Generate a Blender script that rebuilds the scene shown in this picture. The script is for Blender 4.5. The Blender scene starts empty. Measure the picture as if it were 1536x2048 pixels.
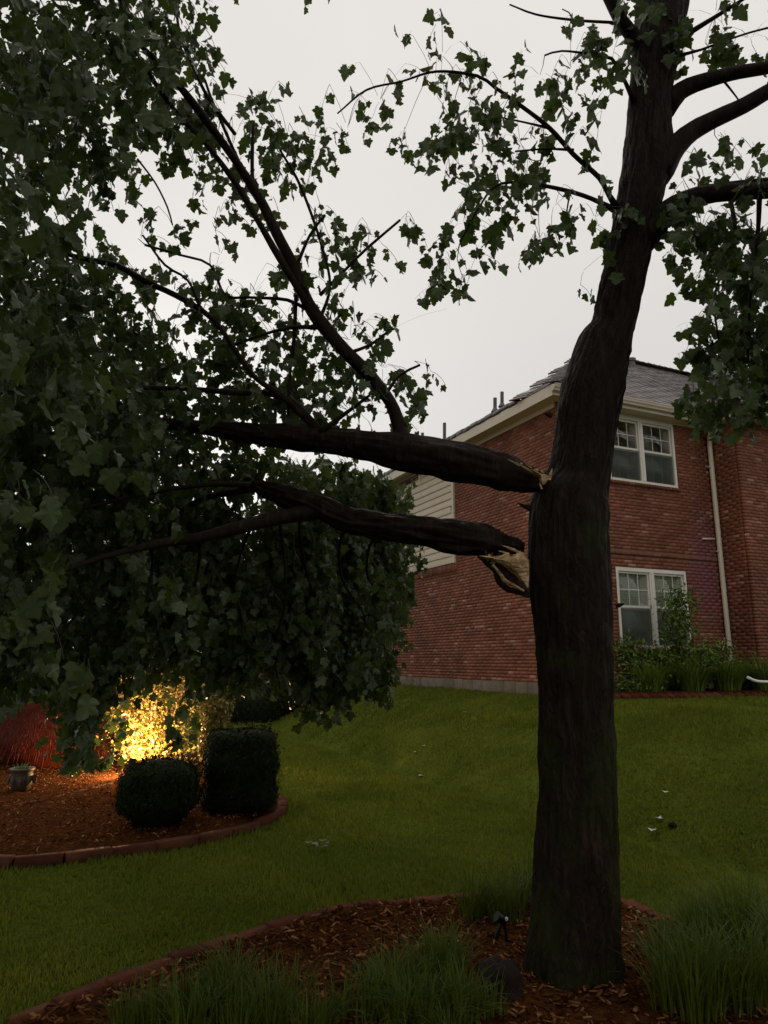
import bpy, math, random
import numpy as np
from mathutils import Vector, Matrix, noise

random.seed(7)
rng = np.random.default_rng(7)
SC = bpy.context.scene
COL = SC.collection
PI = math.pi

# ------------------------------------------------------------------ camera
F = 1420.0                       # focal length in pixels of the 1536 x 2048 photograph
PITCH = math.radians(11.8)
EYE = 1.6
cam_d = bpy.data.cameras.new('camera')
cam_d.sensor_fit = 'VERTICAL'
cam_d.sensor_height = 36.0
cam_d.lens = F / 2048 * 36.0
cam_d.clip_start = 0.05
cam_d.clip_end = 600
cam = bpy.data.objects.new('camera', cam_d)
COL.objects.link(cam)
cam.location = (0, 0, EYE)
cam.rotation_euler = (PI / 2 + PITCH, 0, 0)
SC.camera = cam

# ------------------------------------------------------------------ sky and sun
world = bpy.data.worlds.new('World')
SC.world = world
world.use_nodes = True
wn, wl = world.node_tree.nodes, world.node_tree.links
wn.clear()
w_out = wn.new('ShaderNodeOutputWorld')
w_bg = wn.new('ShaderNodeBackground')
w_bg.inputs['Strength'].default_value = 0.1
w_sky = wn.new('ShaderNodeTexSky')
w_sky.sky_type = 'NISHITA'
w_sky.sun_disc = False
w_sky.sun_elevation = math.radians(14)
w_sky.sun_rotation = math.radians(-20)
w_sky.dust_density = 4
w_hsv = wn.new('ShaderNodeHueSaturation')
w_hsv.inputs['Saturation'].default_value = 0.15
w_tc = wn.new('ShaderNodeTexCoord')
w_sep = wn.new('ShaderNodeSeparateXYZ')
w_ramp = wn.new('ShaderNodeValToRGB')
w_ramp.color_ramp.elements[0].position = 0.0
w_ramp.color_ramp.elements[0].color = (0.585, 0.58, 0.565, 1)
w_ramp.color_ramp.elements[1].position = 0.75
w_ramp.color_ramp.elements[1].color = (0.84, 0.805, 0.765, 1)
w_noise = wn.new('ShaderNodeTexNoise')
w_noise.inputs['Scale'].default_value = 1.6
w_noise.inputs['Detail'].default_value = 4
w_mr = wn.new('ShaderNodeMapRange')
w_mr.inputs['To Min'].default_value = 9.0
w_mr.inputs['To Max'].default_value = 11.2
w_mul = wn.new('ShaderNodeVectorMath')
w_mul.operation = 'MULTIPLY'
w_mix = wn.new('ShaderNodeMix')
w_mix.data_type = 'RGBA'
w_mix.inputs[0].default_value = 0.93
wl.new(w_tc.outputs['Generated'], w_sep.inputs[0])
wl.new(w_sep.outputs['Z'], w_ramp.inputs[0])
wl.new(w_tc.outputs['Generated'], w_noise.inputs['Vector'])
wl.new(w_noise.outputs['Fac'], w_mr.inputs['Value'])
wl.new(w_ramp.outputs[0], w_mul.inputs[0])
wl.new(w_mr.outputs[0], w_mul.inputs[1])
wl.new(w_sky.outputs[0], w_hsv.inputs['Color'])
wl.new(w_hsv.outputs[0], w_mix.inputs[6])
wl.new(w_mul.outputs[0], w_mix.inputs[7])
wl.new(w_mix.outputs[2], w_bg.inputs['Color'])
wl.new(w_bg.outputs[0], w_out.inputs[0])

sun_d = bpy.data.lights.new('sun', 'SUN')
sun_d.energy = 0.5
sun_d.angle = math.radians(50)
sun_d.color = (1.0, 0.95, 0.88)
sun = bpy.data.objects.new('sun', sun_d)
COL.objects.link(sun)
sun.rotation_euler = (math.radians(-35), 0, math.radians(20))

SC.view_settings.view_transform = 'Standard'
SC.view_settings.look = 'None'
SC.view_settings.exposure = 0.0
SC.view_settings.gamma = 1.0
SC.view_settings.use_curve_mapping = False
SC.cycles.use_denoising = True
SC.cycles.max_bounces = 6
SC.cycles.diffuse_bounces = 3
SC.cycles.transparent_max_bounces = 8

# ------------------------------------------------------------------ pixel -> world point
CP, SP = math.cos(PITCH), math.sin(PITCH)


def ray(px, py):
    u = (px - 768.0) / F
    v = -(py - 1024.0) / F
    return np.array([u, CP - v * SP, SP + v * CP])


def at(px, py, Y):
    d = ray(px, py)
    return np.array([d[0] / d[1] * Y, Y, EYE + d[2] / d[1] * Y])


def axial(p):                       # distance along the optical axis
    return p[1] * CP + (p[2] - EYE) * SP


def mpp(p):                         # metres per photograph pixel at p
    return axial(p) / F


def gz(x, y):                       # height of the ground
    x = np.asarray(x, float)
    y = np.asarray(y, float)
    n = .908 * x + .418 * y
    t = np.clip((n - 5.15) / 3.2, 0, 1)
    z = .96 * np.sin(t * PI / 2) ** 1.15
    z = z - .10 * np.exp(-((n - 5.05 - .1 * np.sin(y * 1.1)) / .17) ** 2) * np.clip((x + 3) / 2, 0, 1)
    z = z + .018 * np.sin(x * 1.3 + .6) * np.cos(y * .9) * np.clip((y - 4.5) / 2, 0, 1) * (1 - t)
    z = z + .03 * np.sin(x * .7 + y * .5) * np.clip((y - 7) / 4, 0, 1) * (1 - t)
    return z


def gp(px, py):                     # where the view through a pixel meets the ground
    d = ray(px, py)
    Y = 4.0
    z = 0.0
    for _ in range(40):
        Yn = (z - EYE) / (d[2] / d[1])
        Y = .5 * Y + .5 * min(Yn, 60)
        z = float(gz(d[0] / d[1] * Y, Y))
    return np.array([d[0] / d[1] * Y, Y, z])


# ------------------------------------------------------------------ materials
def new_mat(name):
    m = bpy.data.materials.new(name)
    m.use_nodes = True
    nt = m.node_tree
    return m, nt.nodes, nt.links, nt.nodes['Principled BSDF']


def ramp(nodes, stops):
    r = nodes.new('ShaderNodeValToRGB')
    e = r.color_ramp.elements
    e[0].position, e[0].color = stops[0][0], (*stops[0][1], 1)
    e[1].position, e[1].color = stops[-1][0], (*stops[-1][1], 1)
    for p, c in stops[1:-1]:
        k = e.new(p)
        k.color = (*c, 1)
    return r


def noisy(name, stops, scale=8, rough=.7, bump=.3, bscale=40, coords='Object', stretch=(1, 1, 1), dist=.01, rough2=None, spec=.5, detail=6):
    m, N, L, b = new_mat(name)
    tc = N.new('ShaderNodeTexCoord')
    mp = N.new('ShaderNodeMapping')
    mp.inputs['Scale'].default_value = stretch
    L.new(tc.outputs[coords], mp.inputs[0])
    n1 = N.new('ShaderNodeTexNoise')
    n1.inputs['Scale'].default_value = scale
    n1.inputs['Detail'].default_value = detail
    n1.inputs['Roughness'].default_value = .65
    L.new(mp.outputs[0], n1.inputs['Vector'])
    r = ramp(N, stops)
    L.new(n1.outputs['Fac'], r.inputs[0])
    L.new(r.outputs[0], b.inputs['Base Color'])
    b.inputs['Roughness'].default_value = rough
    b.inputs['Specular IOR Level'].default_value = spec
    if rough2 is not None:
        mr = N.new('ShaderNodeMapRange')
        mr.inputs['To Min'].default_value = rough
        mr.inputs['To Max'].default_value = rough2
        L.new(n1.outputs['Fac'], mr.inputs['Value'])
        L.new(mr.outputs[0], b.inputs['Roughness'])
    if bump:
        n2 = N.new('ShaderNodeTexNoise')
        n2.inputs['Scale'].default_value = bscale
        n2.inputs['Detail'].default_value = 5
        L.new(mp.outputs[0], n2.inputs['Vector'])
        bp = N.new('ShaderNodeBump')
        bp.inputs['Strength'].default_value = bump
        bp.inputs['Distance'].default_value = dist
        L.new(n2.outputs['Fac'], bp.inputs['Height'])
        L.new(bp.outputs[0], b.inputs['Normal'])
    return m


def island_value(N, L):
    g = N.new('ShaderNodeNewGeometry')
    oi = N.new('ShaderNodeObjectInfo')
    a = N.new('ShaderNodeMath')
    a.operation = 'ADD'
    L.new(g.outputs['Random Per Island'], a.inputs[0])
    L.new(oi.outputs['Random'], a.inputs[1])
    f = N.new('ShaderNodeMath')
    f.operation = 'FRACT'
    L.new(a.outputs[0], f.inputs[0])
    return f, g


def piece_mat(name, stops, rough=.75, bump=.4, bscale=60, nscale=3, namp=.35, wet=None, spec=.4):
    """stone-like pieces: every piece its own tone, plus stains in world space"""
    m, N, L, b = new_mat(name)
    f, g = island_value(N, L)
    r = ramp(N, stops)
    L.new(f.outputs[0], r.inputs[0])
    n1 = N.new('ShaderNodeTexNoise')
    n1.inputs['Scale'].default_value = nscale
    n1.inputs['Detail'].default_value = 8
    n1.inputs['Roughness'].default_value = .7
    L.new(g.outputs['Position'], n1.inputs['Vector'])
    mr = N.new('ShaderNodeMapRange')
    mr.inputs['From Min'].default_value = .3
    mr.inputs['From Max'].default_value = .7
    mr.inputs['To Min'].default_value = 1 - namp
    mr.inputs['To Max'].default_value = 1 + namp
    L.new(n1.outputs['Fac'], mr.inputs['Value'])
    mu = N.new('ShaderNodeVectorMath')
    mu.operation = 'MULTIPLY'
    L.new(r.outputs[0], mu.inputs[0])
    L.new(mr.outputs[0], mu.inputs[1])
    L.new(mu.outputs[0], b.inputs['Base Color'])
    b.inputs['Roughness'].default_value = rough
    b.inputs['Specular IOR Level'].default_value = spec
    n2 = N.new('ShaderNodeTexNoise')
    n2.inputs['Scale'].default_value = bscale
    n2.inputs['Detail'].default_value = 4
    L.new(g.outputs['Position'], n2.inputs['Vector'])
    bp = N.new('ShaderNodeBump')
    bp.inputs['Strength'].default_value = bump
    bp.inputs['Distance'].default_value = .006
    L.new(n2.outputs['Fac'], bp.inputs['Height'])
    L.new(bp.outputs[0], b.inputs['Normal'])
    if wet is not None:                       # a wet, lime-washed patch of wall beside the leaking downspout
        d = N.new('ShaderNodeVectorMath')
        d.operation = 'SUBTRACT'
        d.inputs[1].default_value = wet[0]
        L.new(g.outputs['Position'], d.inputs[0])
        s = N.new('ShaderNodeVectorMath')
        s.operation = 'MULTIPLY'
        s.inputs[1].default_value = wet[1]
        L.new(d.outputs[0], s.inputs[0])
        ln = N.new('ShaderNodeVectorMath')
        ln.operation = 'LENGTH'
        L.new(s.outputs[0], ln.inputs[0])
        ad = N.new('ShaderNodeMath')
        ad.operation = 'ADD'
        L.new(ln.outputs['Value'], ad.inputs[0])
        L.new(n1.outputs['Fac'], ad.inputs[1])
        k = N.new('ShaderNodeMapRange')
        k.inputs['From Min'].default_value = 1.55
        k.inputs['From Max'].default_value = .75
        L.new(ad.outputs[0], k.inputs['Value'])
        mx = N.new('ShaderNodeMix')
        mx.data_type = 'RGBA'
        L.new(k.outputs[0], mx.inputs[0])
        L.new(mu.outputs[0], mx.inputs[6])
        mx.inputs[7].default_value = (.20, .07, .085, 1)
        L.new(mx.outputs[2], b.inputs['Base Color'])
        k2 = N.new('ShaderNodeMapRange')
        k2.inputs['To Min'].default_value = rough
        k2.inputs['To Max'].default_value = .42
        L.new(k.outputs[0], k2.inputs['Value'])
        L.new(k2.outputs[0], b.inputs['Roughness'])
    return m


def leaf_mat(name, top, top2, under, trans, rough=.45, spec=.35, tw=.35, patch=None):
    m, N, L, b = new_mat(name)
    f, g = island_value(N, L)
    r = ramp(N, [(0, top), (1, top2)])
    L.new(f.outputs[0], r.inputs[0])
    mx = N.new('ShaderNodeMix')
    mx.data_type = 'RGBA'
    L.new(g.outputs['Backfacing'], mx.inputs[0])
    L.new(r.outputs[0], mx.inputs[6])
    mx.inputs[7].default_value = (*under, 1)
    L.new(mx.outputs[2], b.inputs['Base Color'])
    if patch:
        n1 = N.new('ShaderNodeTexNoise')
        n1.inputs['Scale'].default_value = patch[0]
        n1.inputs['Detail'].default_value = 7
        n1.inputs['Roughness'].default_value = .65
        L.new(g.outputs['Position'], n1.inputs['Vector'])
        pr = ramp(N, [(.32, patch[1]), (.5, (1, 1, 1)), (.68, patch[2])])
        L.new(n1.outputs['Fac'], pr.inputs[0])
        mu = N.new('ShaderNodeVectorMath')
        mu.operation = 'MULTIPLY'
        L.new(mx.outputs[2], mu.inputs[0])
        L.new(pr.outputs[0], mu.inputs[1])
        L.new(mu.outputs[0], b.inputs['Base Color'])
    b.inputs['Roughness'].default_value = rough
    b.inputs['Specular IOR Level'].default_value = spec
    t = N.new('ShaderNodeBsdfTranslucent')
    t.inputs['Color'].default_value = (*trans, 1)
    ms = N.new('ShaderNodeMixShader')
    ms.inputs[0].default_value = tw
    out = N['Material Output']
    L.new(b.outputs[0], ms.inputs[1])
    L.new(t.outputs[0], ms.inputs[2])
    L.new(ms.outputs[0], out.inputs['Surface'])
    return m


def plain(name, col, rough=.5, metal=0., spec=.5, bump=0):
    return noisy(name, [(.3, tuple(c * .85 for c in col)), (.7, tuple(min(1, c * 1.1) for c in col))], scale=5, rough=rough, bump=bump, bscale=30, spec=spec)


M = {}
M['lawn'] = noisy('lawn', [(.3, (.034, .048, .006)), (.55, (.065, .082, .012)), (.75, (.10, .11, .018))], scale=1.3, rough=.9, bump=.8, bscale=60, dist=.03, spec=.0)
M['blade'] = leaf_mat('grass_blade', (.090, .115, .015), (.175, .195, .030), (.12, .15, .02), (.14, .18, .02), rough=.8, spec=.0, tw=.25, patch=(.9, (.62, .68, .7), (1.45, 1.22, 1.1)))
M['mulch'] = noisy('mulch', [(.3, (.016, .006, .003)), (.5, (.055, .020, .007)), (.75, (.095, .036, .013))], scale=28, rough=.95, bump=.9, bscale=45, dist=.03, spec=.0)
M['chip'] = piece_mat('wood_chip', [(0, (.022, .009, .004)), (.5, (.075, .029, .011)), (.85, (.17, .075, .030)), (1, (.27, .14, .065))], spec=.0, rough=.8, namp=.3, bscale=120)
M['brick'] = piece_mat('house_brick', [(0, (.15, .052, .030)), (.35, (.18, .063, .036)), (.7, (.205, .073, .042)), (.93, (.235, .092, .057)), (.98, (.31, .16, .12)), (1, (.30, .16, .12))],
                       rough=.65, namp=.32, nscale=1.3, spec=.12, wet=((6.55, 14.4, 3.35), (1.6, 1.6, .75)))
M['mortar'] = noisy('mortar', [(.3, (.14, .070, .048)), (.7, (.20, .105, .075))], scale=14, rough=.9, bump=.3)
M['dark_mortar'] = noisy('old_mortar', [(.3, (.10, .07, .05)), (.7, (.16, .11, .08))], scale=14, rough=.9, bump=.3)
M['concrete'] = piece_mat('concrete', [(0, (.10, .082, .058)), (1, (.15, .12, .088))], rough=.9, namp=.35, nscale=5)
M['siding'] = piece_mat('siding', [(0, (.50, .42, .31)), (1, (.57, .48, .36))], rough=.6, namp=.08, nscale=3, bump=.1)
M['trim'] = noisy('painted_trim', [(.3, (.50, .44, .34)), (.7, (.58, .51, .40))], scale=3, rough=.45, bump=.05)
M['trim_shade'] = M['trim']
M['white'] = noisy('window_vinyl', [(.3, (.66, .62, .54)), (.7, (.74, .70, .62))], scale=4, rough=.4, bump=.03)
M['downspout'] = noisy('downspout_paint', [(.3, (.54, .49, .38)), (.62, (.62, .56, .44)), (.8, (.36, .3, .22))], scale=7, rough=.45, bump=.05, stretch=(1, 1, .3))
M['shingle'] = piece_mat('asphalt_shingle', [(0, (.055, .043, .040)), (.5, (.085, .066, .062)), (1, (.125, .10, .095))], rough=.5, bump=.7, bscale=90, namp=.3, spec=.5)
M['roof_deck'] = noisy('roof_deck', [(.3, (.04, .035, .033)), (.7, (.06, .05, .05))], rough=.7)
M['pipe'] = plain('vent_pipe', (.09, .085, .08), rough=.5)
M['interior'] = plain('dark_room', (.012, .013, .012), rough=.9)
M['blind'] = plain('blind_slat', (.50, .58, .44), rough=.5)
M['louvre'] = plain('louvre', (.05, .04, .035), rough=.7)
M['edging'] = piece_mat('red_edging_brick', [(0, (.055, .018, .010)), (.5, (.085, .027, .014)), (1, (.115, .038, .021))], spec=.03, rough=.7, bump=.6, namp=.4, nscale=9)
M['curb'] = piece_mat('curb_block', [(0, (.060, .022, .013)), (1, (.085, .034, .020))], spec=.03, rough=.75, bump=.5, namp=.35, nscale=7)
M['leaf'] = leaf_mat('maple_leaf', (.020, .038, .006), (.050, .076, .012), (.090, .120, .060), (.085, .13, .016), rough=.34, spec=.24, tw=.30)
M['petiole'] = plain('twig_bark', (.030, .020, .015), rough=.6)
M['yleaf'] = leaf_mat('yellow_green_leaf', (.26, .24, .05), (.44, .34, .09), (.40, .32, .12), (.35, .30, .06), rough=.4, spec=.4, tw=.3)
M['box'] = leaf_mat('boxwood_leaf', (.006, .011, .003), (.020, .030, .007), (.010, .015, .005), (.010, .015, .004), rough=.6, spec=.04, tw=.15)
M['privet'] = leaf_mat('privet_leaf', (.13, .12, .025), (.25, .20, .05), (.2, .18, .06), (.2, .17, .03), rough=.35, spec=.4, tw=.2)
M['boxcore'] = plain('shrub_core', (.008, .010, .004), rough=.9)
M['red'] = leaf_mat('red_lace_leaf', (.075, .010, .004), (.13, .020, .007), (.15, .025, .01), (.2, .025, .008), rough=.5, spec=.3, tw=.35)
M['lily'] = leaf_mat('strap_leaf', (.085, .15, .018), (.17, .23, .04), (.11, .16, .03), (.13, .2, .025), rough=.5, spec=.15, tw=.25)
M['lily_near'] = leaf_mat('liriope_leaf', (.050, .078, .007), (.115, .135, .014), (.06, .09, .012), (.08, .12, .012), rough=.5, spec=.12, tw=.25)
M['bush'] = leaf_mat('bush_leaf', (.075, .14, .02), (.15, .22, .035), (.06, .09, .03), (.07, .11, .015), rough=.5, spec=.2, tw=.25)
M['far'] = leaf_mat('far_leaf', (.012, .018, .006), (.022, .03, .010), (.02, .03, .012), (.02, .03, .006), rough=.7, spec=.1, tw=.1)
M['stem'] = noisy('shrub_stem', [(.3, (.22, .13, .08)), (.7, (.34, .22, .14))], scale=12, rough=.7, bump=.3)
M['dark_bark'] = noisy('dark_bark', [(.3, (.02, .015, .012)), (.7, (.05, .04, .03))], scale=12, rough=.8, bump=.5, stretch=(1, 1, .2))
M['black_metal'] = plain('black_fixture', (.006, .006, .006), rough=.4, spec=.25)
M['glint'] = plain('painted_glint', (.55, .62, .66), rough=.12)
M['rock'] = noisy('dark_rock', [(.3, (.008, .006, .005)), (.7, (.022, .014, .011))], spec=.1, scale=9, rough=.8, bump=.8, bscale=20)
M['pot'] = noisy('glazed_pot', [(.3, (.04, .03, .016)), (.7, (.07, .05, .028))], scale=6, rough=.5, bump=.3)
M['pale'] = leaf_mat('fallen_leaf', (.42, .42, .34), (.55, .54, .46), (.5, .5, .42), (.3, .3, .2), rough=.35, spec=.5, tw=.1)
M['pvc'] = plain('white_pvc', (.72, .70, .64), rough=.35)

# bark: smooth dark grey above, brown and furrowed low down, green film of moss on one side
def bark_mat(name, crack):
    m, N, L, b = new_mat(name)
    tc = N.new('ShaderNodeNewGeometry')
    mp = N.new('ShaderNodeMapping')
    mp.inputs['Scale'].default_value = (1, 1, .16)
    L.new(tc.outputs['Position'], mp.inputs[0])
    n1 = N.new('ShaderNodeTexNoise')
    n1.inputs['Scale'].default_value = 30
    n1.inputs['Detail'].default_value = 8
    n1.inputs['Roughness'].default_value = .7
    L.new(mp.outputs[0], n1.inputs['Vector'])
    r1 = ramp(N, [(.3, (.006, .0035, .0025)), (.55, (.020, .012, .008)), (.75, (.055, .037, .027))])
    L.new(n1.outputs['Fac'], r1.inputs[0])
    n3 = N.new('ShaderNodeTexNoise')
    n3.inputs['Scale'].default_value = 2.3
    n3.inputs['Detail'].default_value = 6
    n3.inputs['Roughness'].default_value = .7
    L.new(tc.outputs['Position'], n3.inputs['Vector'])
    sp = N.new('ShaderNodeSeparateXYZ')
    L.new(tc.outputs['Position'], sp.inputs[0])
    hm = N.new('ShaderNodeMapRange')            # moss grows around breast height
    hm.inputs['From Min'].default_value = 2.9
    hm.inputs['From Max'].default_value = 1.2
    hm.inputs['To Min'].default_value = -.12
    hm.inputs['To Max'].default_value = .08
    L.new(sp.outputs['Z'], hm.inputs['Value'])
    ad = N.new('ShaderNodeMath')
    ad.operation = 'ADD'
    L.new(n3.outputs['Fac'], ad.inputs[0])
    L.new(hm.outputs[0], ad.inputs[1])
    rm = ramp(N, [(.52, (0, 0, 0)), (.66, (.8, .8, .8))])
    L.new(ad.outputs[0], rm.inputs[0])
    mxb = N.new('ShaderNodeMix')
    mxb.data_type = 'RGBA'
    L.new(rm.outputs[0], mxb.inputs[0])
    L.new(r1.outputs[0], mxb.inputs[6])
    mxb.inputs[7].default_value = (.020, .027, .004, 1)
    L.new(mxb.outputs[2], b.inputs['Base Color'])
    rr = N.new('ShaderNodeMapRange')
    rr.inputs['To Min'].default_value = .45
    rr.inputs['To Max'].default_value = .8
    L.new(n1.outputs['Fac'], rr.inputs['Value'])
    L.new(rr.outputs[0], b.inputs['Roughness'])
    b.inputs['Specular IOR Level'].default_value = .10
    # cracked plates
    mp2 = N.new('ShaderNodeMapping')
    mp2.inputs['Scale'].default_value = (1, 1, .13)
    wob = N.new('ShaderNodeTexNoise')
    wob.inputs['Scale'].default_value = 9
    L.new(tc.outputs['Position'], wob.inputs['Vector'])
    wm = N.new('ShaderNodeVectorMath')
    wm.operation = 'MULTIPLY_ADD'
    wm.inputs[1].default_value = (.11, .11, .22)
    L.new(wob.outputs['Color'], wm.inputs[0])
    L.new(tc.outputs['Position'], wm.inputs[2])
    L.new(wm.outputs[0], mp2.inputs[0])
    vo = N.new('ShaderNodeTexVoronoi')
    vo.feature = 'DISTANCE_TO_EDGE'
    vo.inputs['Scale'].default_value = 27
    L.new(mp2.outputs[0], vo.inputs['Vector'])
    vr = ramp(N, [(0, (0, 0, 0)), (.22, (1, 1, 1))])
    L.new(vo.outputs['Distance'], vr.inputs[0])
    mh = N.new('ShaderNodeMath')
    mh.operation = 'MULTIPLY_ADD'
    mh.inputs[1].default_value = .55 * crack
    L.new(vr.outputs[0], mh.inputs[0])
    L.new(n1.outputs['Fac'], mh.inputs[2])
    ck = N.new('ShaderNodeMapRange')
    ck.inputs['To Min'].default_value = 1 - .42 * crack
    L.new(vr.outputs[0], ck.inputs['Value'])
    cm = N.new('ShaderNodeVectorMath')
    cm.operation = 'MULTIPLY'
    L.new(mxb.outputs[2], cm.inputs[0])
    L.new(ck.outputs[0], cm.inputs[1])
    L.new(cm.outputs[0], b.inputs['Base Color'])
    bp = N.new('ShaderNodeBump')
    bp.inputs['Strength'].default_value = .9
    bp.inputs['Distance'].default_value = .014
    L.new(mh.outputs[0], bp.inputs['Height'])
    L.new(bp.outputs[0], b.inputs['Normal'])
    return m


M['bark'] = bark_mat('maple_bark', .55)
M['limb_bark'] = bark_mat('limb_bark', .18)


M['shadow_wood'] = noisy('shadow_wood', [(.3, (.020, .006, .004)), (.7, (.06, .018, .011))], scale=14, rough=.7, bump=.8, bscale=40, dist=.02)
M['wood'] = noisy('torn_wood', [(.32, (.12, .055, .02)), (.5, (.48, .32, .15)), (.70, (.74, .58, .34))], scale=14, rough=.6, bump=.9, bscale=40, dist=.02, stretch=(.35, 1, 1.6))

# glass: mostly clear, mirror-like at glancing angles
m, N, L, b = new_mat('window_glass')
N.remove(b)
tr = N.new('ShaderNodeBsdfTransparent')
tr.inputs[0].default_value = (.93, .95, .93, 1)
gl = N.new('ShaderNodeBsdfGlossy')
gl.inputs['Roughness'].default_value = .03
fc = N.new('ShaderNodeLayerWeight')
fc.inputs['Blend'].default_value = .5
pw = N.new('ShaderNodeMath')
pw.operation = 'POWER'
pw.inputs[1].default_value = 3.0
L.new(fc.outputs['Facing'], pw.inputs[0])
lw = N.new('ShaderNodeMath')
lw.operation = 'MULTIPLY_ADD'
lw.inputs[1].default_value = .8
lw.inputs[2].default_value = .055
L.new(pw.outputs[0], lw.inputs[0])
ms = N.new('ShaderNodeMixShader')
L.new(lw.outputs[0], ms.inputs[0])
L.new(tr.outputs[0], ms.inputs[1])
L.new(gl.outputs[0], ms.inputs[2])
L.new(ms.outputs[0], N['Material Output'].inputs['Surface'])
M['glass'] = m
m, N, L, b = new_mat('insect_screen')
tr = N.new('ShaderNodeBsdfTransparent')
b.inputs['Base Color'].default_value = (.07, .085, .07, 1)
ms = N.new('ShaderNodeMixShader')
ms.inputs[0].default_value = .45
L.new(tr.outputs[0], ms.inputs[1])
L.new(b.outputs[0], ms.inputs[2])
L.new(ms.outputs[0], N['Material Output'].inputs['Surface'])
M['screen'] = m
m, N, L, b = new_mat('lit_lens')
b.inputs['Emission Color'].default_value = (1, .62, .25, 1)
b.inputs['Emission Strength'].default_value = 14
M['lit'] = m


# ------------------------------------------------------------------ object helpers
def props(o, label=None, cat=None, group=None, kind=None):
    if label:
        o['label'] = label
    if cat:
        o['category'] = cat
    if group:
        o['group'] = group
    if kind:
        o['kind'] = kind
    return o


def thing(name, loc, label, cat, group=None):
    o = bpy.data.objects.new(name, None)
    o.empty_display_size = .2
    o.location = [float(c) for c in loc]
    COL.objects.link(o)
    return props(o, label, cat, group)


def base_of(p):
    v = np.zeros(3)
    while p is not None:
        v = v + np.array(p.location)
        p = p.parent
    return v


def make_mesh(name, V, Fc, mat, smooth=False):
    V = np.asarray(V, dtype=np.float32)
    me = bpy.data.meshes.new(name)
    if isinstance(Fc, np.ndarray):
        k = Fc.shape[1]
        nf = len(Fc)
        me.vertices.add(len(V))
        me.vertices.foreach_set('co', V.ravel())
        me.loops.add(nf * k)
        me.loops.foreach_set('vertex_index', Fc.astype(np.int32).ravel())
        me.polygons.add(nf)
        me.polygons.foreach_set('loop_start', np.arange(0, nf * k, k, dtype=np.int32))
        me.update(calc_edges=True)
    else:
        me.from_pydata([tuple(v) for v in V.tolist()], [], [tuple(int(i) for i in f) for f in Fc])
    if smooth:
        me.polygons.foreach_set('use_smooth', [True] * len(me.polygons))
    if mat:
        me.materials.append(M[mat] if isinstance(mat, str) else mat)
    return me


def obj(name, V, Fc, mat, parent=None, kind=None, smooth=False, label=None, cat=None, group=None, loc=None):
    """V in world coordinates; the object's origin is its parent's (or loc)"""
    V = np.asarray(V, float)
    if parent is not None:
        V = V - base_of(parent)
    elif loc is not None:
        V = V - np.asarray(loc, float)
    o = bpy.data.objects.new(name, make_mesh(name, V, Fc, mat, smooth))
    if parent is None and loc is not None:
        o.location = [float(c) for c in loc]
    o.parent = parent
    COL.objects.link(o)
    return props(o, label, cat, group, kind)


CUBE_V = np.array([[x, y, z] for x in (-.5, .5) for y in (-.5, .5) for z in (-.5, .5)])
CUBE_F = np.array([[0, 1, 3, 2], [4, 6, 7, 5], [0, 4, 5, 1], [2, 3, 7, 6], [0, 2, 6, 4], [1, 5, 7, 3]])
# a slightly worn block: chamfered cube is kept cheap by a random wobble of the corners
BLOCKS = [CUBE_V + rng.uniform(-.025, .025, CUBE_V.shape) for _ in range(6)]


def rotz(a):
    c, s = math.cos(a), math.sin(a)
    return np.array([[c, -s, 0], [s, c, 0], [0, 0, 1.]])


def box(c, size, R=None):
    V = CUBE_V * np.asarray(size, float)
    if R is not None:
        V = V @ R.T
    return V + np.asarray(c, float), CUBE_F


class MB:
    def __init__(self):
        self.V, self.F, self.n = [], [], 0

    def add(self, V, Fc):
        self.V.append(np.asarray(V, float))
        self.F += [tuple(int(i) + self.n for i in f) for f in Fc]
        self.n += len(V)
        return self

    def box(self, c, size, R=None):
        return self.add(*box(c, size, R))

    def out(self):
        return np.concatenate(self.V), self.F


def pieces(name, items, mat, parent, limit=300, smooth=False, rest=None):
    """items: (centre, size, R). The ones nearest the camera become objects, the others one 'stuff' part."""
    def score(it):
        c = it[0]
        d = axial(c)
        if d <= .3:
            return 1e9
        u = (c[0]) / d
        v = (-(c[1]) * SP + (c[2] - EYE) * CP) / d
        off = abs(u) > .56 or abs(v) > .74
        return d + (100 if off else 0)
    items = sorted(items, key=score)
    meshes = [make_mesh(name, B, CUBE_F, mat) for B in BLOCKS]
    b0 = base_of(parent) if parent else np.zeros(3)
    for i, (c, s, R) in enumerate(items[:limit]):
        o = bpy.data.objects.new(name, meshes[i % 6])
        mt = Matrix(((R[0][0] * s[0], R[0][1] * s[1], R[0][2] * s[2], 0),
                     (R[1][0] * s[0], R[1][1] * s[1], R[1][2] * s[2], 0),
                     (R[2][0] * s[0], R[2][1] * s[1], R[2][2] * s[2], 0), (0, 0, 0, 1)))
        mt.translation = Vector([float(k) for k in (np.asarray(c) - b0)])
        o.matrix_basis = mt
        o.parent = parent
        COL.objects.link(o)
    if len(items) > limit:
        it = items[limit:]
        Vs = np.concatenate([(BLOCKS[i % 6] * np.asarray(s)) @ np.asarray(R).T + np.asarray(c) for i, (c, s, R) in enumerate(it)])
        Fs = (CUBE_F[None] + (np.arange(len(it)) * 8)[:, None, None]).reshape(-1, 4)
        obj(rest or (name + '_field'), Vs, Fs, mat, parent, kind='stuff')


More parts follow.
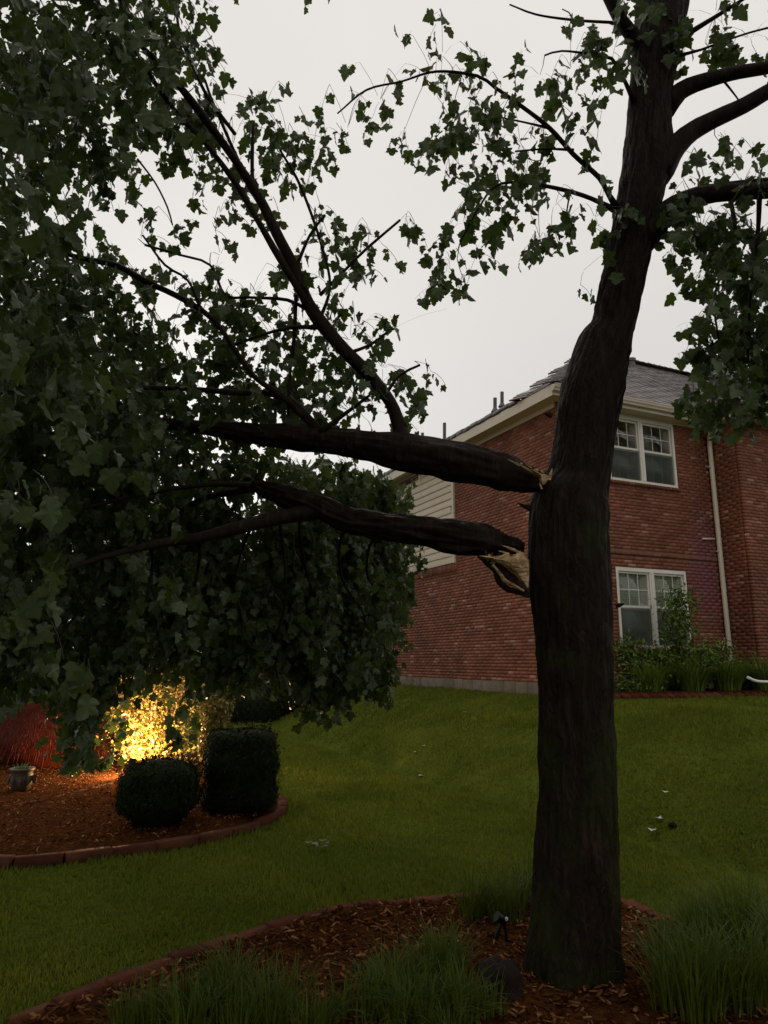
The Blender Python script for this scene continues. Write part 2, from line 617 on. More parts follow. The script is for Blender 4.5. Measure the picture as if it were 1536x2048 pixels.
def resample(P, R, step):
    P = np.asarray(P, float)
    R = np.asarray(R, float)
    Q, S = [], []
    n = len(P)
    for i in range(n - 1):
        p0 = P[i - 1] if i > 0 else 2 * P[i] - P[i + 1]
        p1, p2 = P[i], P[i + 1]
        p3 = P[i + 2] if i + 2 < n else 2 * P[i + 1] - P[i]
        k = max(1, int(np.linalg.norm(p2 - p1) / step))
        for j in range(k):
            t = j / k
            Q.append(.5 * ((2 * p1) + (-p0 + p2) * t + (2 * p0 - 5 * p1 + 4 * p2 - p3) * t * t + (-p0 + 3 * p1 - 3 * p2 + p3) * t ** 3))
            tt = t * t * (3 - 2 * t)
            S.append(R[i] * (1 - tt) + R[i + 1] * tt)
    Q.append(P[-1])
    S.append(R[-1])
    return np.array(Q), np.array(S)


def tube(P, R, seg=10, step=.06, amp=0., nz=4., seed=0., cap=True, flare=None, ridge=0.):
    P, R = resample(P, R, step)
    n = len(P)
    T = np.gradient(P, axis=0)
    T /= np.linalg.norm(T, axis=1)[:, None] + 1e-9
    ref = np.array([0.13, 1.0, 0.21])
    ref /= np.linalg.norm(ref)
    V = []
    N1 = None
    s = 0.
    for i in range(n):
        if N1 is None:
            N1 = np.cross(T[i], ref)
        N1 = N1 - T[i] * N1.dot(T[i])
        N1 /= np.linalg.norm(N1)
        N2 = np.cross(T[i], N1)
        if i:
            s += np.linalg.norm(P[i] - P[i - 1])
        for k in range(seg):
            a = 2 * PI * k / seg
            ca, sa = math.cos(a), math.sin(a)
            r = R[i]
            if amp:
                q = noise.noise(Vector((ca * nz * .5 + seed, sa * nz * .5, s * nz * .8)))
                r *= 1 + amp * q
            if ridge:
                q = noise.noise(Vector((ca * 8 + seed, sa * 8, s * 3.2)))
                q2 = noise.noise(Vector((ca * 19 + seed, sa * 19, s * 11)))
                r += ridge * (.5 - abs(q) * 2.2) + ridge * .8 * q2
            if flare:
                r += flare(a, s)
            V.append(P[i] + (N1 * ca + N2 * sa) * r)
    V = np.array(V)
    idx = np.arange(n * seg).reshape(n, seg)
    a = idx[:-1]
    b2 = idx[1:]
    Fq = np.stack([a, np.roll(a, -1, 1), np.roll(b2, -1, 1), b2], -1).reshape(-1, 4)
    Fl = [tuple(f) for f in Fq.tolist()]
    if cap:
        V = np.concatenate([V, [P[0], P[-1]]])
        c0, c1 = n * seg, n * seg + 1
        for k in range(seg):
            Fl.append((c0, (k + 1) % seg, k))
            Fl.append((c1, (n - 1) * seg + k, (n - 1) * seg + (k + 1) % seg))
    return V, Fl, P


def lathe(prof, c, seg=24, R=None):
    V, Fl = [], []
    for r, z in prof:
        for k in range(seg):
            a = 2 * PI * k / seg
            V.append((r * math.cos(a), r * math.sin(a), z))
    V = np.array(V)
    if R is not None:
        V = V @ R.T
    V = V + np.asarray(c)
    for i in range(len(prof) - 1):
        for k in range(seg):
            Fl.append((i * seg + k, i * seg + (k + 1) % seg, (i + 1) * seg + (k + 1) % seg, (i + 1) * seg + k))
    Fl.append(tuple(range(seg))[::-1])
    Fl.append(tuple((len(prof) - 1) * seg + k for k in range(seg)))
    return V, Fl


# ------------------------------------------------------------------ ground
def grid_axis(segs):
    out = []
    for a, b, s in segs:
        out += list(np.arange(a, b, s))
    out.append(segs[-1][1])
    return np.array(out)


gx = grid_axis([(-120, -20, 10), (-20, -6, 1), (-6, 8, .12), (8, 20, 1), (20, 120, 10)])
gy = grid_axis([(-20, 1, 2), (1, 16, .12), (16, 30, .8), (30, 240, 12)])
GX, GY = np.meshgrid(gx, gy, indexing='ij')
GZ = gz(GX, GY)
V = np.stack([GX, GY, GZ], -1).reshape(-1, 3)
I = np.arange(len(gx) * len(gy)).reshape(len(gx), len(gy))
Fq = np.stack([I[:-1, :-1], I[1:, :-1], I[1:, 1:], I[:-1, 1:]], -1).reshape(-1, 4)
obj('ground', V, Fq, 'lawn', kind='structure', smooth=True)

# outlines of the beds (world x, y)
near_px = [(20, 2060), (150, 2008), (300, 1946), (400, 1914), (520, 1874), (640, 1836), (740, 1816), (850, 1811), (960, 1800), (1100, 1792), (1240, 1812), (1330, 1850)]
near_line = [gp(*p)[:2] for p in near_px]
near_poly = np.array([tuple(p) for p in near_line] + [(2.3, 4.45), (3.0, 3.9), (3.4, 2.8), (2.5, 1.6), (0, 1.3), (-1.8, 2.0)])
far_px = [(-320, 1700), (-150, 1728), (0, 1737), (100, 1731), (200, 1719), (330, 1702), (430, 1684), (510, 1662), (556, 1636), (568, 1616), (548, 1602)]
far_line = [gp(*p)[:2] for p in far_px]
far_poly = np.array([tuple(p) for p in far_line] + [(-1.5, 10.4), (-1.9, 12.0), (-4.2, 13.2), (-7.5, 12.0), (-8.0, 8.5)])


def smooth_line(P, step, closed=False):
    P = [np.array([p[0], p[1], 0.]) for p in P]
    if closed:
        P = P + [P[0]]
    Q, _ = resample(P, np.ones(len(P)), .03)
    d = np.r_[0, np.cumsum(np.linalg.norm(np.diff(Q, axis=0), axis=1))]
    n = max(2, int(d[-1] / step))
    t = np.linspace(0, d[-1], n + 1)
    return np.stack([np.interp(t, d, Q[:, 0]), np.interp(t, d, Q[:, 1])], -1)


def inside(poly, x, y):
    x = np.asarray(x)
    y = np.asarray(y)
    c = np.zeros(x.shape, bool)
    n = len(poly)
    for i in range(n):
        x1, y1 = poly[i]
        x2, y2 = poly[(i + 1) % n]
        t = ((y1 > y) != (y2 > y)) & (x < (x2 - x1) * (y - y1) / (y2 - y1 + 1e-12) + x1)
        c ^= t
    return c


def bed_sheet(name, line, lift, mat, bump=.02, hole=None):
    P = smooth_line(line, .12, True)[:-1]
    c = P.mean(0)
    rings = 26
    V = []
    for r in range(rings):
        k = 1 - r / rings
        for p in P:
            q = c + (p - c) * k
            V.append((q[0], q[1], float(gz(q[0], q[1])) + lift * min(1, r / 3) + .005 + (bump * noise.noise(Vector((q[0] * 6, q[1] * 6, 0))) if r else 0)))
    V.append((c[0], c[1], float(gz(c[0], c[1])) + lift))
    n = len(P)
    Fl = []
    for r in range(rings - 1):
        for k in range(n):
            Fl.append((r * n + k, r * n + (k + 1) % n, (r + 1) * n + (k + 1) % n, (r + 1) * n + k))
    for k in range(n):
        Fl.append(((rings - 1) * n + k, (rings - 1) * n + (k + 1) % n, rings * n))
    obj(name, np.array(V), Fl, mat, kind='structure', smooth=True)


bed_sheet('mulch_bed', near_poly, .045, 'mulch')
bed_sheet('mulch_bed', far_poly, .09, 'mulch', .03)


def edging(name, line, length, w, h, mat, piece, label, jit=.01, closed=False, sink=.03, group=None):
    P = smooth_line(line, length, closed)
    t = thing(name, (P[len(P) // 2][0], P[len(P) // 2][1], float(gz(*P[len(P) // 2]))), label, 'edging', group)
    items = []
    for i in range(len(P) - 1):
        a, b2 = P[i], P[i + 1]
        mid = (a + b2) / 2
        ang = math.atan2(b2[1] - a[1], b2[0] - a[0]) + random.uniform(-.03, .03)
        L_ = np.linalg.norm(b2 - a)
        z = float(gz(*mid)) + h / 2 - sink + random.uniform(-jit, jit)
        R = rotz(ang)
        R = R @ np.array(Matrix.Rotation(random.uniform(-.04, .04), 3, 'X'))
        items.append((np.array([mid[0], mid[1], z]), (L_ * .965, w, h), R))
    pieces(piece, items, mat, t)
    return t


edging('brick_edging', near_line + [(2.3, 4.45), (3.0, 3.9)], .205, .10, .085, 'edging', 'brick',
       'low red brick edging curving round the mulch bed at the foot of the broken tree', jit=.010, sink=.042)
edging('curb_edging', far_line, .36, .10, .115, 'curb', 'curb_block',
       'raised curved block curb in front of the clipped dark shrubs', jit=.004)
ti = [gp(*p)[:2] for p in [(-200, 1665), (-60, 1645), (60, 1622), (150, 1602), (235, 1578)]]
edging('stone_edging', ti, .40, .10, .125, 'curb', 'edging_stone', 'low inner row of stones stepping up behind the curb on the left', jit=.006)


def chips(name, poly, lift, n, sz, label):
    lo, hi = poly.min(0), poly.max(0)
    pts = rng.uniform(lo, hi, (n * 2, 2))
    pts = pts[inside(poly * .96 + poly.mean(0) * .04, pts[:, 0], pts[:, 1])][:n]
    k = len(pts)
    a = rng.uniform(0, 2 * PI, k)
    tl = rng.normal(0, .35, k)
    L_ = rng.uniform(.4, 1.5, k) * sz
    W = L_ * rng.uniform(.12, .4, k)
    H = sz * rng.uniform(.08, .2, k)
    B = CUBE_V[None] * np.stack([L_, W, H], -1)[:, None, :]
    x = B[..., 0] * np.cos(tl)[:, None] - B[..., 2] * np.sin(tl)[:, None]
    z = B[..., 0] * np.sin(tl)[:, None] + B[..., 2] * np.cos(tl)[:, None]
    X = x * np.cos(a)[:, None] - B[..., 1] * np.sin(a)[:, None] + pts[:, 0][:, None]
    Y = x * np.sin(a)[:, None] + B[..., 1] * np.cos(a)[:, None] + pts[:, 1][:, None]
    Z = z + (gz(pts[:, 0], pts[:, 1]) + lift + rng.uniform(.0, .02, k))[:, None]
    Vv = np.stack([X, Y, Z], -1).reshape(-1, 3)
    Ff = (CUBE_F[None] + (np.arange(k) * 8)[:, None, None]).reshape(-1, 4)
    obj(name, Vv, Ff, 'chip', kind='stuff', label=label, cat='mulch')


chips('wood_mulch', near_poly, .045, 14000, .036, 'loose brown wood mulch round the foot of the broken tree')
chips('wood_mulch', far_poly, .095, 11000, .030, 'reddish wood mulch lit by the garden lamp inside the curb')

# ------------------------------------------------------------------ house
UD = np.array([-.418, .908, 0.])
UD /= np.linalg.norm(UD)                    # along the side wall, away from the camera
VD = np.array([UD[1], -UD[0], 0.])          # along the front wall, to the right
SA = math.atan2(UD[1], UD[0])
FA = math.atan2(VD[1], VD[0])
C0 = np.array([3.3, 12.9, 0.])
OUT_S = -VD                                 # outward normal of the side wall
OUT_F = -UD                                 # outward normal of the front wall
ZF, ZS = 1.19, 6.46                         # top of foundation, soffit
house = thing('brick_house', (C0[0], C0[1], .95), 'two-storey red brick house with beige eaves behind the broken tree', 'house')


def wall_pt(kind, t, z, out=0.):
    if kind == 'side':
        return C0 + UD * t + OUT_S * out + np.array([0, 0, z])
    if kind == 'front':
        return C0 + VD * t + OUT_F * out + np.array([0, 0, z])
    if kind == 'return':
        return C0 + VD * 4.04 + OUT_F * t + OUT_S * out + np.array([0, 0, z])
    return C0 + VD * (4.04 + t) + OUT_F * (.66 + out) + np.array([0, 0, z])


def wall_rot(kind):
    return rotz({'side': SA, 'front': FA, 'return': SA, 'wing': FA}[kind])


BW, BH, JT = .203, .0677, .009
DEP = .05


def brick_items(kind, t0, t1, z0, z1, holes, solid=(0., 0.)):
    its = []
    R = wall_rot(kind)
    nz_ = int(round((z1 - z0) / BH))
    for r in range(nz_):
        za, zb = z0 + r * BH, z0 + (r + 1) * BH - JT
        off = 0 if r % 2 else BW / 2
        k = int((t0 - off) / BW) - 1
        while True:
            a = k * BW + off
            b2 = a + BW - JT
            k += 1
            if a > t1:
                break
            spans = [(max(a, t0), min(b2, t1))]
            for h0, h1, hz0, hz1 in holes:
                if zb > hz0 + .002 and za < hz1 - .002:
                    ns = []
                    for s0, s1 in spans:
                        if s1 <= h0 or s0 >= h1:
                            ns.append((s0, s1))
                        else:
                            if s0 < h0:
                                ns.append((s0, h0))
                            if s1 > h1:
                                ns.append((h1, s1))
                    spans = ns
            for s0, s1 in spans:
                if s1 - s0 < .02:
                    continue
                c = wall_pt(kind, (s0 + s1) / 2, (za + zb) / 2, -DEP / 2 + random.uniform(-.0015, .0015))
                its.append((c, (s1 - s0, DEP, zb - za), R))
    return its


# mortar backing: one recessed slab per wall, with the window openings left out
def slab_with_holes(kind, t0, t1, z0, z1, holes, out_front, thick, mat, name):
    mb = MB()
    ts = sorted({t0, t1, *[h for q in holes for h in q[:2]]})
    zs = sorted({z0, z1, *[h for q in holes for h in q[2:]]})
    R = wall_rot(kind)
    for i in range(len(ts) - 1):
        for j in range(len(zs) - 1):
            tm, zm = (ts[i] + ts[i + 1]) / 2, (zs[j] + zs[j + 1]) / 2
            if any(h[0] < tm < h[1] and h[2] < zm < h[3] for h in holes):
                continue
            mb.box(wall_pt(kind, tm, zm, out_front - thick / 2), (ts[i + 1] - ts[i], thick, zs[j + 1] - zs[j]), R)
    obj(name, *mb.out(), mat, house, label=None)


WT0, WT1 = 1.2, 3.0
LOW = (WT0, WT1, 1.82, 3.34)
UPP = (WT0, WT1, 5.05, 6.42)
SID = (3.87, 8.6, 3.83, 6.6)
side_len = 8.2
slab_with_holes('side', .06, side_len, .5, ZS + .1, [], -.004, .12, 'mortar', 'wall')
slab_with_holes('front', .02, 4.1, .5, ZS + .1, [LOW, UPP], -.004, .12, 'mortar', 'wall')
slab_with_holes('return', -.2, .60, .5, ZS + .1, [], -.004, .12, 'mortar', 'wall')
slab_with_holes('wing', .05, 5.0, .5, ZS + .1, [], -.004, .12, 'mortar', 'wall')
its = []
its += brick_items('side', DEP + .004, side_len, ZF, ZS, [SID, (3.8, 8.6, 3.64, 3.83)])
its += brick_items('front', 0, 4.04 - .004, ZF, ZS, [LOW, UPP, (WT0 - .05, WT1 + .05, 1.75, 1.82), (WT0 - .05, WT1 + .05, 4.98, 5.05), (.0, 4.04, 3.58, 3.65)])
its += brick_items('return', .004, .66 - DEP - .004, ZF, ZS, [])
its += brick_items('wing', 0, 4.5, ZF, ZS, [])
pieces('brick', its, 'brick', house, rest='brick_field')

# soldier course under the siding, sills and the projecting course above the lower window
def course(kind, t0, t1, z0, z1, proud, wid=.067):
    R = wall_rot(kind)
    out = []
    n = int((t1 - t0) / (wid + .009))
    for i in range(n):
        a = t0 + (t1 - t0) * i / n
        b2 = t0 + (t1 - t0) * (i + 1) / n - .009
        out.append((wall_pt(kind, (a + b2) / 2, (z0 + z1) / 2, proud - .05), (b2 - a, .1, z1 - z0), R))
    return out


sl = course('side', 3.82, side_len, 3.64, 3.825, .025) + course('front', .0, 4.0, 3.58, 3.645, .012, .19)
pieces('ledge_brick', sl, 'brick', house, rest='ledge_bricks')
sl = course('front', WT0 - .05, WT1 + .05, 1.752, 1.815, .035) + course('front', WT0 - .05, WT1 + .05, 4.982, 5.045, .035)
pieces('sill_brick', sl, 'brick', house)

# foundation blocks along the side wall
fb = []
t = .0
while t < side_len:
    w = .4
    fb.append((wall_pt('side', t + w / 2, .94, -.01 + random.uniform(-.003, .003)), (w - .012, .14, .49), wall_rot('side')))
    t += w
t = .2
while t < 4:
    fb.append((wall_pt('front', t + .2, .94, -.02), (.388, .12, .49), wall_rot('front')))
    t += .4
for q in range(11):
    fb.append((wall_pt('wing', .2 + q * .4, .94, -.02), (.388, .12, .49), wall_rot('wing')))
fb.append((wall_pt('return', .35, .94, -.02), (.48, .12, .49), wall_rot('return')))
pieces('foundation_block', fb, 'concrete', house)

# lap siding panel
R = wall_rot('side')
sd = []
z = 3.83
bh = .172
k = 0
while z < 6.44:
    top = min(z + bh, 6.455)
    for (a, b2) in [(3.97, side_len - .02)]:
        if z > 6.1:
            b2 = 5.55
        V, Fc = box((0, 0, 0), (b2 - a, .018, top - z + .02))
        tilt = np.array(Matrix.Rotation(.12, 3, 'X'))
        cc = wall_pt('side', (a + b2) / 2, (z + top) / 2, .018)
        sd.append((cc, (b2 - a, .026, top - z - .004), R @ tilt))
    z += bh
# SA rotation puts local +Y on the left of the walking direction, which is the outside of the side wall
pieces('siding_board', sd, 'siding', house)
obj('siding_backing', *box(wall_pt('side', 6.05, 5.14, -.012), (4.3, .02, 2.62), R), 'trim', house)
mb = MB()
mb.box(wall_pt('side', 3.92, 5.14, .02), (.09, .05, 2.63), R)
mb.box(wall_pt('side', 5.60, 6.28, .02), (.07, .05, .33), R)
mb.box(wall_pt('side', 6.9, 6.125, .02), (2.55, .05, .05), R)
obj('corner_board', *mb.out(), 'trim', house)
its = [(wall_pt('side', 5.66 + .2 * i + .1, 6.16 + .0677 * j + .03, -.02), (.19, .05, .058), R) for i in range(12) for j in range(4) if not (1 <= j <= 2 and 2 <= i <= 7)]
pieces('frieze_brick', its, 'brick', house)
lv = [(wall_pt('side', 6.66, 6.24 + .03 * i, .0), (1.1, .03, .012), R) for i in range(4)]
obj('louvre_vent', *box(wall_pt('side', 6.66, 6.29, -.004), (1.18, .012, .15), R), 'louvre', house)
for c, s, RR in lv:
    obj('louvre_slat', *box(c, s, RR), 'louvre', house)

# windows
def window(spec, blinds):
    t0, t1, z0, z1 = spec
    R = wall_rot('front')
    tm = (t0 + t1) / 2
    fr = MB()
    fw = .055
    # outer frame: jambs, head, sill, centre mullion, set back from the brick face
    for tt in (t0 + fw / 2, t1 - fw / 2):
        fr.box(wall_pt('front', tt, (z0 + z1) / 2, -.03), (fw, .08, z1 - z0), R)
    fr.box(wall_pt('front', tm, z1 - .035, -.03), (t1 - t0 - 2 * fw, .078, .07), R)
    fr.box(wall_pt('front', tm, z0 + .022, -.022), (t1 - t0 - 2 * fw, .10, .044), R)
    w = obj('window', *fr.out(), 'white', house)
    mu = MB()
    mu.box(wall_pt('front', tm, (z0 + z1) / 2, -.034), (.12, .075, z1 - z0 - .12), R)
    mu.box(wall_pt('front', tm, (z0 + z1) / 2, .007), (.035, .012, z1 - z0 - .12), R)
    obj('mullion', *mu.out(), 'white', w)
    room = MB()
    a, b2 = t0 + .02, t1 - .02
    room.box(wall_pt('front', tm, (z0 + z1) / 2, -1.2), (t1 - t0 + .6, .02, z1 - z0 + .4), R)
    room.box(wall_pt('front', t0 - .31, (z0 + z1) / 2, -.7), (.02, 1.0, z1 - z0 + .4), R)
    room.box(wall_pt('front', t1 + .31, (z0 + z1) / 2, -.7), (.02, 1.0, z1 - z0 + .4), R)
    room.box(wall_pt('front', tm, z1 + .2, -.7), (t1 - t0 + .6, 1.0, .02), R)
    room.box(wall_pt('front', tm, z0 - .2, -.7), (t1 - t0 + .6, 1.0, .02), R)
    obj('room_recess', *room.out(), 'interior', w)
    zm = z0 + (z1 - z0) * .5
    for (s0, s1) in ((t0 + fw, tm - .06), (tm + .06, t1 - fw)):
        sm = (s0 + s1) / 2
        for which, (b0, b1) in (('upper', (zm, z1 - .07)), ('lower', (z0 + .044, zm))):
            off = -.045 if which == 'upper' else -.062
            sh = MB()
            rw = .034
            for tt in (s0 + rw / 2, s1 - rw / 2):
                sh.box(wall_pt('front', tt, (b0 + b1) / 2, off), (rw, .03, b1 - b0), R)
            sh.box(wall_pt('front', sm, b1 - .02, off), (s1 - s0 - 2 * rw, .029, .04), R)
            sh.box(wall_pt('front', sm, b0 + .02, off), (s1 - s0 - 2 * rw, .029, .04), R)
            obj('sash', *sh.out(), 'white', w)
            obj('pane', *box(wall_pt('front', sm, (b0 + b1) / 2, off + .002), (s1 - s0 - .05, .004, b1 - b0 - .05), R), 'glass', w)
            mg = MB()
            gw = .012
            o2 = off + (.009 if which == 'upper' else -.008)
            for q in (1, 2):
                mg.box(wall_pt('front', s0 + rw + (s1 - s0 - 2 * rw) * q / 3, (b0 + b1) / 2, o2), (gw, .006, b1 - b0 - .08), R)
            mg.box(wall_pt('front', sm, (b0 + b1) / 2, o2 - .0005), (s1 - s0 - 2 * rw, .005, gw), R)
            obj('muntin', *mg.out(), 'white', w)
            if which == 'lower':
                obj('insect_screen', *box(wall_pt('front', sm, (b0 + b1) / 2, -.03), (s1 - s0 - .01, .002, b1 - b0 - .02), R), 'screen', w)
        if blinds:
            bl = MB()
            zz = z0 + .08
            tl = R @ np.array(Matrix.Rotation(-1.0, 3, 'X'))
            while zz < z1 - .1:
                bl.box(wall_pt('front', sm, zz, -.108), (s1 - s0 - .03, .047, .003), tl)
                zz += .048
            bl.box(wall_pt('front', sm, z1 - .09, -.115), (s1 - s0 - .03, .05, .05), R)
            obj('blind', *bl.out(), 'blind', w, kind='stuff')
            for q in (.2, .8):
                obj('blind_cord', *box(wall_pt('front', s0 + (s1 - s0) * q, (z0 + z1) / 2, -.088), (.006, .003, z1 - z0 - .2), R), 'blind', w)


window(LOW, True)
window(UPP, False)

# eaves: soffit, fascia, gutters
OV = .30
E = C0 + OUT_S * OV + OUT_F * OV
def eave_box(p0, p1, w_in, z0, z1, dirv, normal):
    """box running p0->p1 whose outer face lies on that line"""
    mid = (p0 + p1) / 2 - normal * w_in / 2
    L_ = np.linalg.norm(p1 - p0)
    return box(mid + np.array([0, 0, (z0 + z1) / 2]), (L_, w_in, z1 - z0), rotz(math.atan2(dirv[1], dirv[0])))


Bk = E + UD * (side_len + .3 + OV)
WingI = C0 + VD * 4.04 + OUT_F * OV + OUT_S * OV       # where the wing's side eave starts
WingE = WingI + OUT_F * .66
WingR = WingE + VD * 6
mb = MB()
mb.add(*eave_box(E + UD * .02, Bk, .34, ZS, ZS + .02, UD, OUT_S))
mb.add(*eave_box(E + VD * .345, WingI, .34, ZS + .001, ZS + .021, VD, OUT_F))
mb.add(*eave_box(WingI - OUT_F * .3 + UD * 0, WingE + UD * .02, .34, ZS + .002, ZS + .022, UD, OUT_S))
mb.add(*eave_box(WingE + VD * .345, WingR, .34, ZS + .003, ZS + .023, VD, OUT_F))
obj('soffit', *mb.out(), 'trim', house)
mb = MB()
mb.add(*eave_box(E + OUT_S * .02, Bk + OUT_S * .02, .022, ZS - .02, ZS + .205, UD, OUT_S))
obj('rake_fascia', *mb.out(), 'trim', house)
mb = MB()
mb.add(*eave_box(E + OUT_F * .02 + VD * .004, WingI + OUT_F * .02, .022, ZS - .02, ZS + .16, VD, OUT_F))
mb.add(*eave_box(WingI + OUT_S * .02, WingE + OUT_S * .02, .022, ZS - .02, ZS + .16, UD, OUT_S))
mb.add(*eave_box(WingE + OUT_F * .02 + VD * .004, WingR + OUT_F * .02, .022, ZS - .02, ZS + .16, VD, OUT_F))
obj('fascia', *mb.out(), 'trim', house)
# frieze board under the front soffit
mb = MB()
mb.box(wall_pt('front', 2.05, ZS - .02, .012), (4.0, .024, .035), wall_rot('front'))
mb.box(wall_pt('side', 1.95, ZS - .05, .012), (3.8, .024, .10), wall_rot('side'))
obj('frieze_board', *mb.out(), 'trim', house)


def gutter(p0, p1, dirv, normal, z, name='gutter'):
    prof = [(0, 0), (.075, 0), (.085, .03), (.11, .06), (.118, .10), (.126, .102), (.126, .12), (.112, .12), (.104, .07), (.07, .012), (.008, .012), (.008, .12), (0, .12)]
    V, Fl = [], []
    for p in (p0, p1):
        for o, h in prof:
            V.append(p + normal * (.022 + o) + np.array([0, 0, z + h]))
    n = len(prof)
    for i in range(n):
        Fl.append((i, (i + 1) % n, n + (i + 1) % n, n + i))
    Fl.append(tuple(range(6)) + (11, 12))
    Fl.append(tuple(n + k for k in range(6)) + (n + 11, n + 12))
    obj(name, np.array(V), Fl, 'trim', house)


gutter(E + VD * -.06, WingI + VD * -.01, VD, OUT_F, ZS + .045)
gutter(WingI + OUT_F * .03, WingE + OUT_F * .1, UD, OUT_S, ZS + .046)
gutter(WingE, WingR, VD, OUT_F, ZS + .045)

# roof planes
TP = .84
ZR = ZS + .20
RQ = 2.95
AV = 3.5
A = E + VD * AV + UD * RQ + np.array([0, 0, 0.])
A[2] = ZR + RQ * TP
E3 = E.copy(); E3[2] = ZR
B3 = Bk.copy(); B3[2] = ZR
Rr = E + VD * 13 + UD * RQ; Rr[2] = A[2]
Ef = E + VD * 13; Ef[2] = ZR
Br = Bk + VD * 13; Br[2] = ZR
dn = np.array([0, 0, -.06])
K3 = E + UD * 1.05; K3[2] = ZR
D3 = E + VD * AV + UD * RQ * 2; D3[2] = ZR
Dr = Rr + UD * RQ; Dr[2] = ZR
Bq = Bk + VD * AV; Bq[2] = ZR + .25
V = np.array([E3, A, K3, D3, Rr, Dr, Ef, B3, Bq, E3 + dn, Ef + dn, B3 + dn, K3 + dn, Br, Br + dn])
Fl = [(0, 6, 4, 1), (0, 1, 2), (1, 4, 5, 3), (2, 1, 3), (2, 3, 8, 7), (0, 9, 10, 6), (0, 2, 12, 9), (2, 7, 11, 12), (7, 8, 13, 14, 11), (8, 3, 5, 13)]
obj('roof', V, Fl, 'roof_deck', house)
# the wing's own roof
W3 = WingE.copy(); W3[2] = ZR
WA = WingE + VD * 3.2 + UD * 3.2; WA[2] = ZR + 3.2 * TP
WB = WingE + UD * 6; WB[2] = ZR
WR = WingR.copy(); WR[2] = ZR
WAr = WingR + UD * 3.2; WAr[2] = WA[2]
WC = WingE + VD * 3.2 + UD * 6; WC[2] = WA[2]
V = np.array([W3, WA, WR, WAr, WB, W3 + dn, WR + dn, WB + dn, WC])
obj('wing_roof', V, [(0, 2, 3, 1), (0, 1, 8, 4), (0, 5, 6, 2), (0, 4, 7, 5), (1, 3, 8)], 'roof_deck', house)


def shingles(P0, along, upv, lo, hi_fn, slope_len, expo=.145, tab=.30):
    """courses of tabs on a plane through P0; hi_fn(s) gives the usable span along the eave at slope distance s"""
    upv = upv / np.linalg.norm(upv)
    nrm = np.cross(along, upv)
    if nrm[2] < 0:
        nrm = -nrm
    out = []
    s = -.02
    r = 0
    while s < slope_len - .05:
        a, b2 = hi_fn(max(s, 0))
        k = a - (tab / 2 if r % 2 else 0)
        while k < b2:
            t0, t1 = max(k, a), min(k + tab - .012, b2)
            if t1 - t0 > .04:
                c = P0 + along * (t0 + t1) / 2 + upv * (s + expo / 2 + .02) + nrm * (.014 + .004 * ((int(k / tab) + r) % 2))
                tiltu = upv - nrm * .035
                tiltu /= np.linalg.norm(tiltu)
                nn = np.cross(along, tiltu)
                out.append((c, (t1 - t0, expo + .05, .012), np.stack([along, tiltu, nn], -1)))
            k += tab
        s += expo
        r += 1
    return out


upF = UD + np.array([0, 0, TP])
slen = RQ * math.sqrt(1 + TP * TP)
kf = 1 / math.sqrt(1 + TP * TP)
sh = shingles(E3, VD, upF, 0, lambda s: (s * kf * AV / RQ, 4.64), slen)
sh += shingles(E3 + VD * 4.66, VD, upF, 0, lambda s: (0, 5.0), slen)
upS = VD * AV + np.array([0, 0, RQ * TP])
slS = float(np.linalg.norm(upS))
SL = side_len + .3 + OV
sh += shingles(E3, UD, upS, 0, lambda s: (RQ * s / slS, 1.05 + (RQ - 1.05) * s / slS), slS)
for q in range(int((SL - 1.1) / .3)):
    sh.append((E3 + UD * (1.25 + q * .3) + VD * .05 + np.array([0, 0, .03 + .01 * (q % 2)]), (.29, .16, .10), rotz(SA)))
upW = UD + np.array([0, 0, TP])
sh += shingles(W3, VD, upW, 0, lambda s: (s * kf, 5.5), 3.2 * math.sqrt(1 + TP * TP))
sh += shingles(W3, UD, VD + np.array([0, 0, TP]), 0, lambda s: (s * kf, 1.6), 1.2)
pieces('shingle', sh, 'shingle', house, rest='shingle_field')
# hip and ridge caps
def caps(P, Q, drop=0.0):
    d = Q - P
    L_ = np.linalg.norm(d)
    d = d / L_
    side = np.cross(d, np.array([0, 0, 1.]))
    side /= np.linalg.norm(side)
    up = np.cross(side, d)
    n = int(L_ / .19)
    out = []
    for i in range(n):
        c = P + d * (L_ * (i + .5) / n) + up * (.035 + random.uniform(0, .004))
        dd = d - up * .09
        dd /= np.linalg.norm(dd)
        u2 = np.cross(side, dd)
        out.append((c, (.27, .26, .03), np.stack([dd, side, u2], -1)))
    return out


def rough_caps(P, Q):
    out = caps(P, Q)
    k = []
    for i, (c, s, R_) in enumerate(out):
        if i % 6 < 3:
            c = c + np.array([0, 0, .035])
            s = (.42, .34, .035)
        k.append((c, s, R_))
    return k


pieces('ridge_cap', caps(E3, A) + rough_caps(K3, A) + caps(A, A + VD * 6) + caps(W3, WA), 'shingle', house)

# vent pipes on the far slope, each with its flashing
for (px, py0, py1, Y) in [(990, 822, 796, 16.6), (1004, 812, 784, 17.0), (889, 884, 846, 18.5), (845, 905, 866, 19.5)]:
    p0, p1 = at(px, py0, Y), at(px, py1, Y)
    V, Fl, _ = tube([p0 - np.array([0, 0, .5]), p0, p1], [.045] * 3, seg=10, step=.3)
    vp = obj('vent_pipe', V, Fl, 'pipe', house)
    V, Fl = lathe([(.10, 0), (.055, .08), (.05, .1)], p0 - np.array([0, 0, .02]), 12)
    obj('flashing', V, Fl, 'pipe', vp)
p0 = at(1262, 728, 16.9)
V, Fl = lathe([(.10, -.3), (.10, .06), (.13, .06), (.13, .13), (.03, .17)], p0, 12)
obj('roof_vent', V, Fl, 'pipe', house)

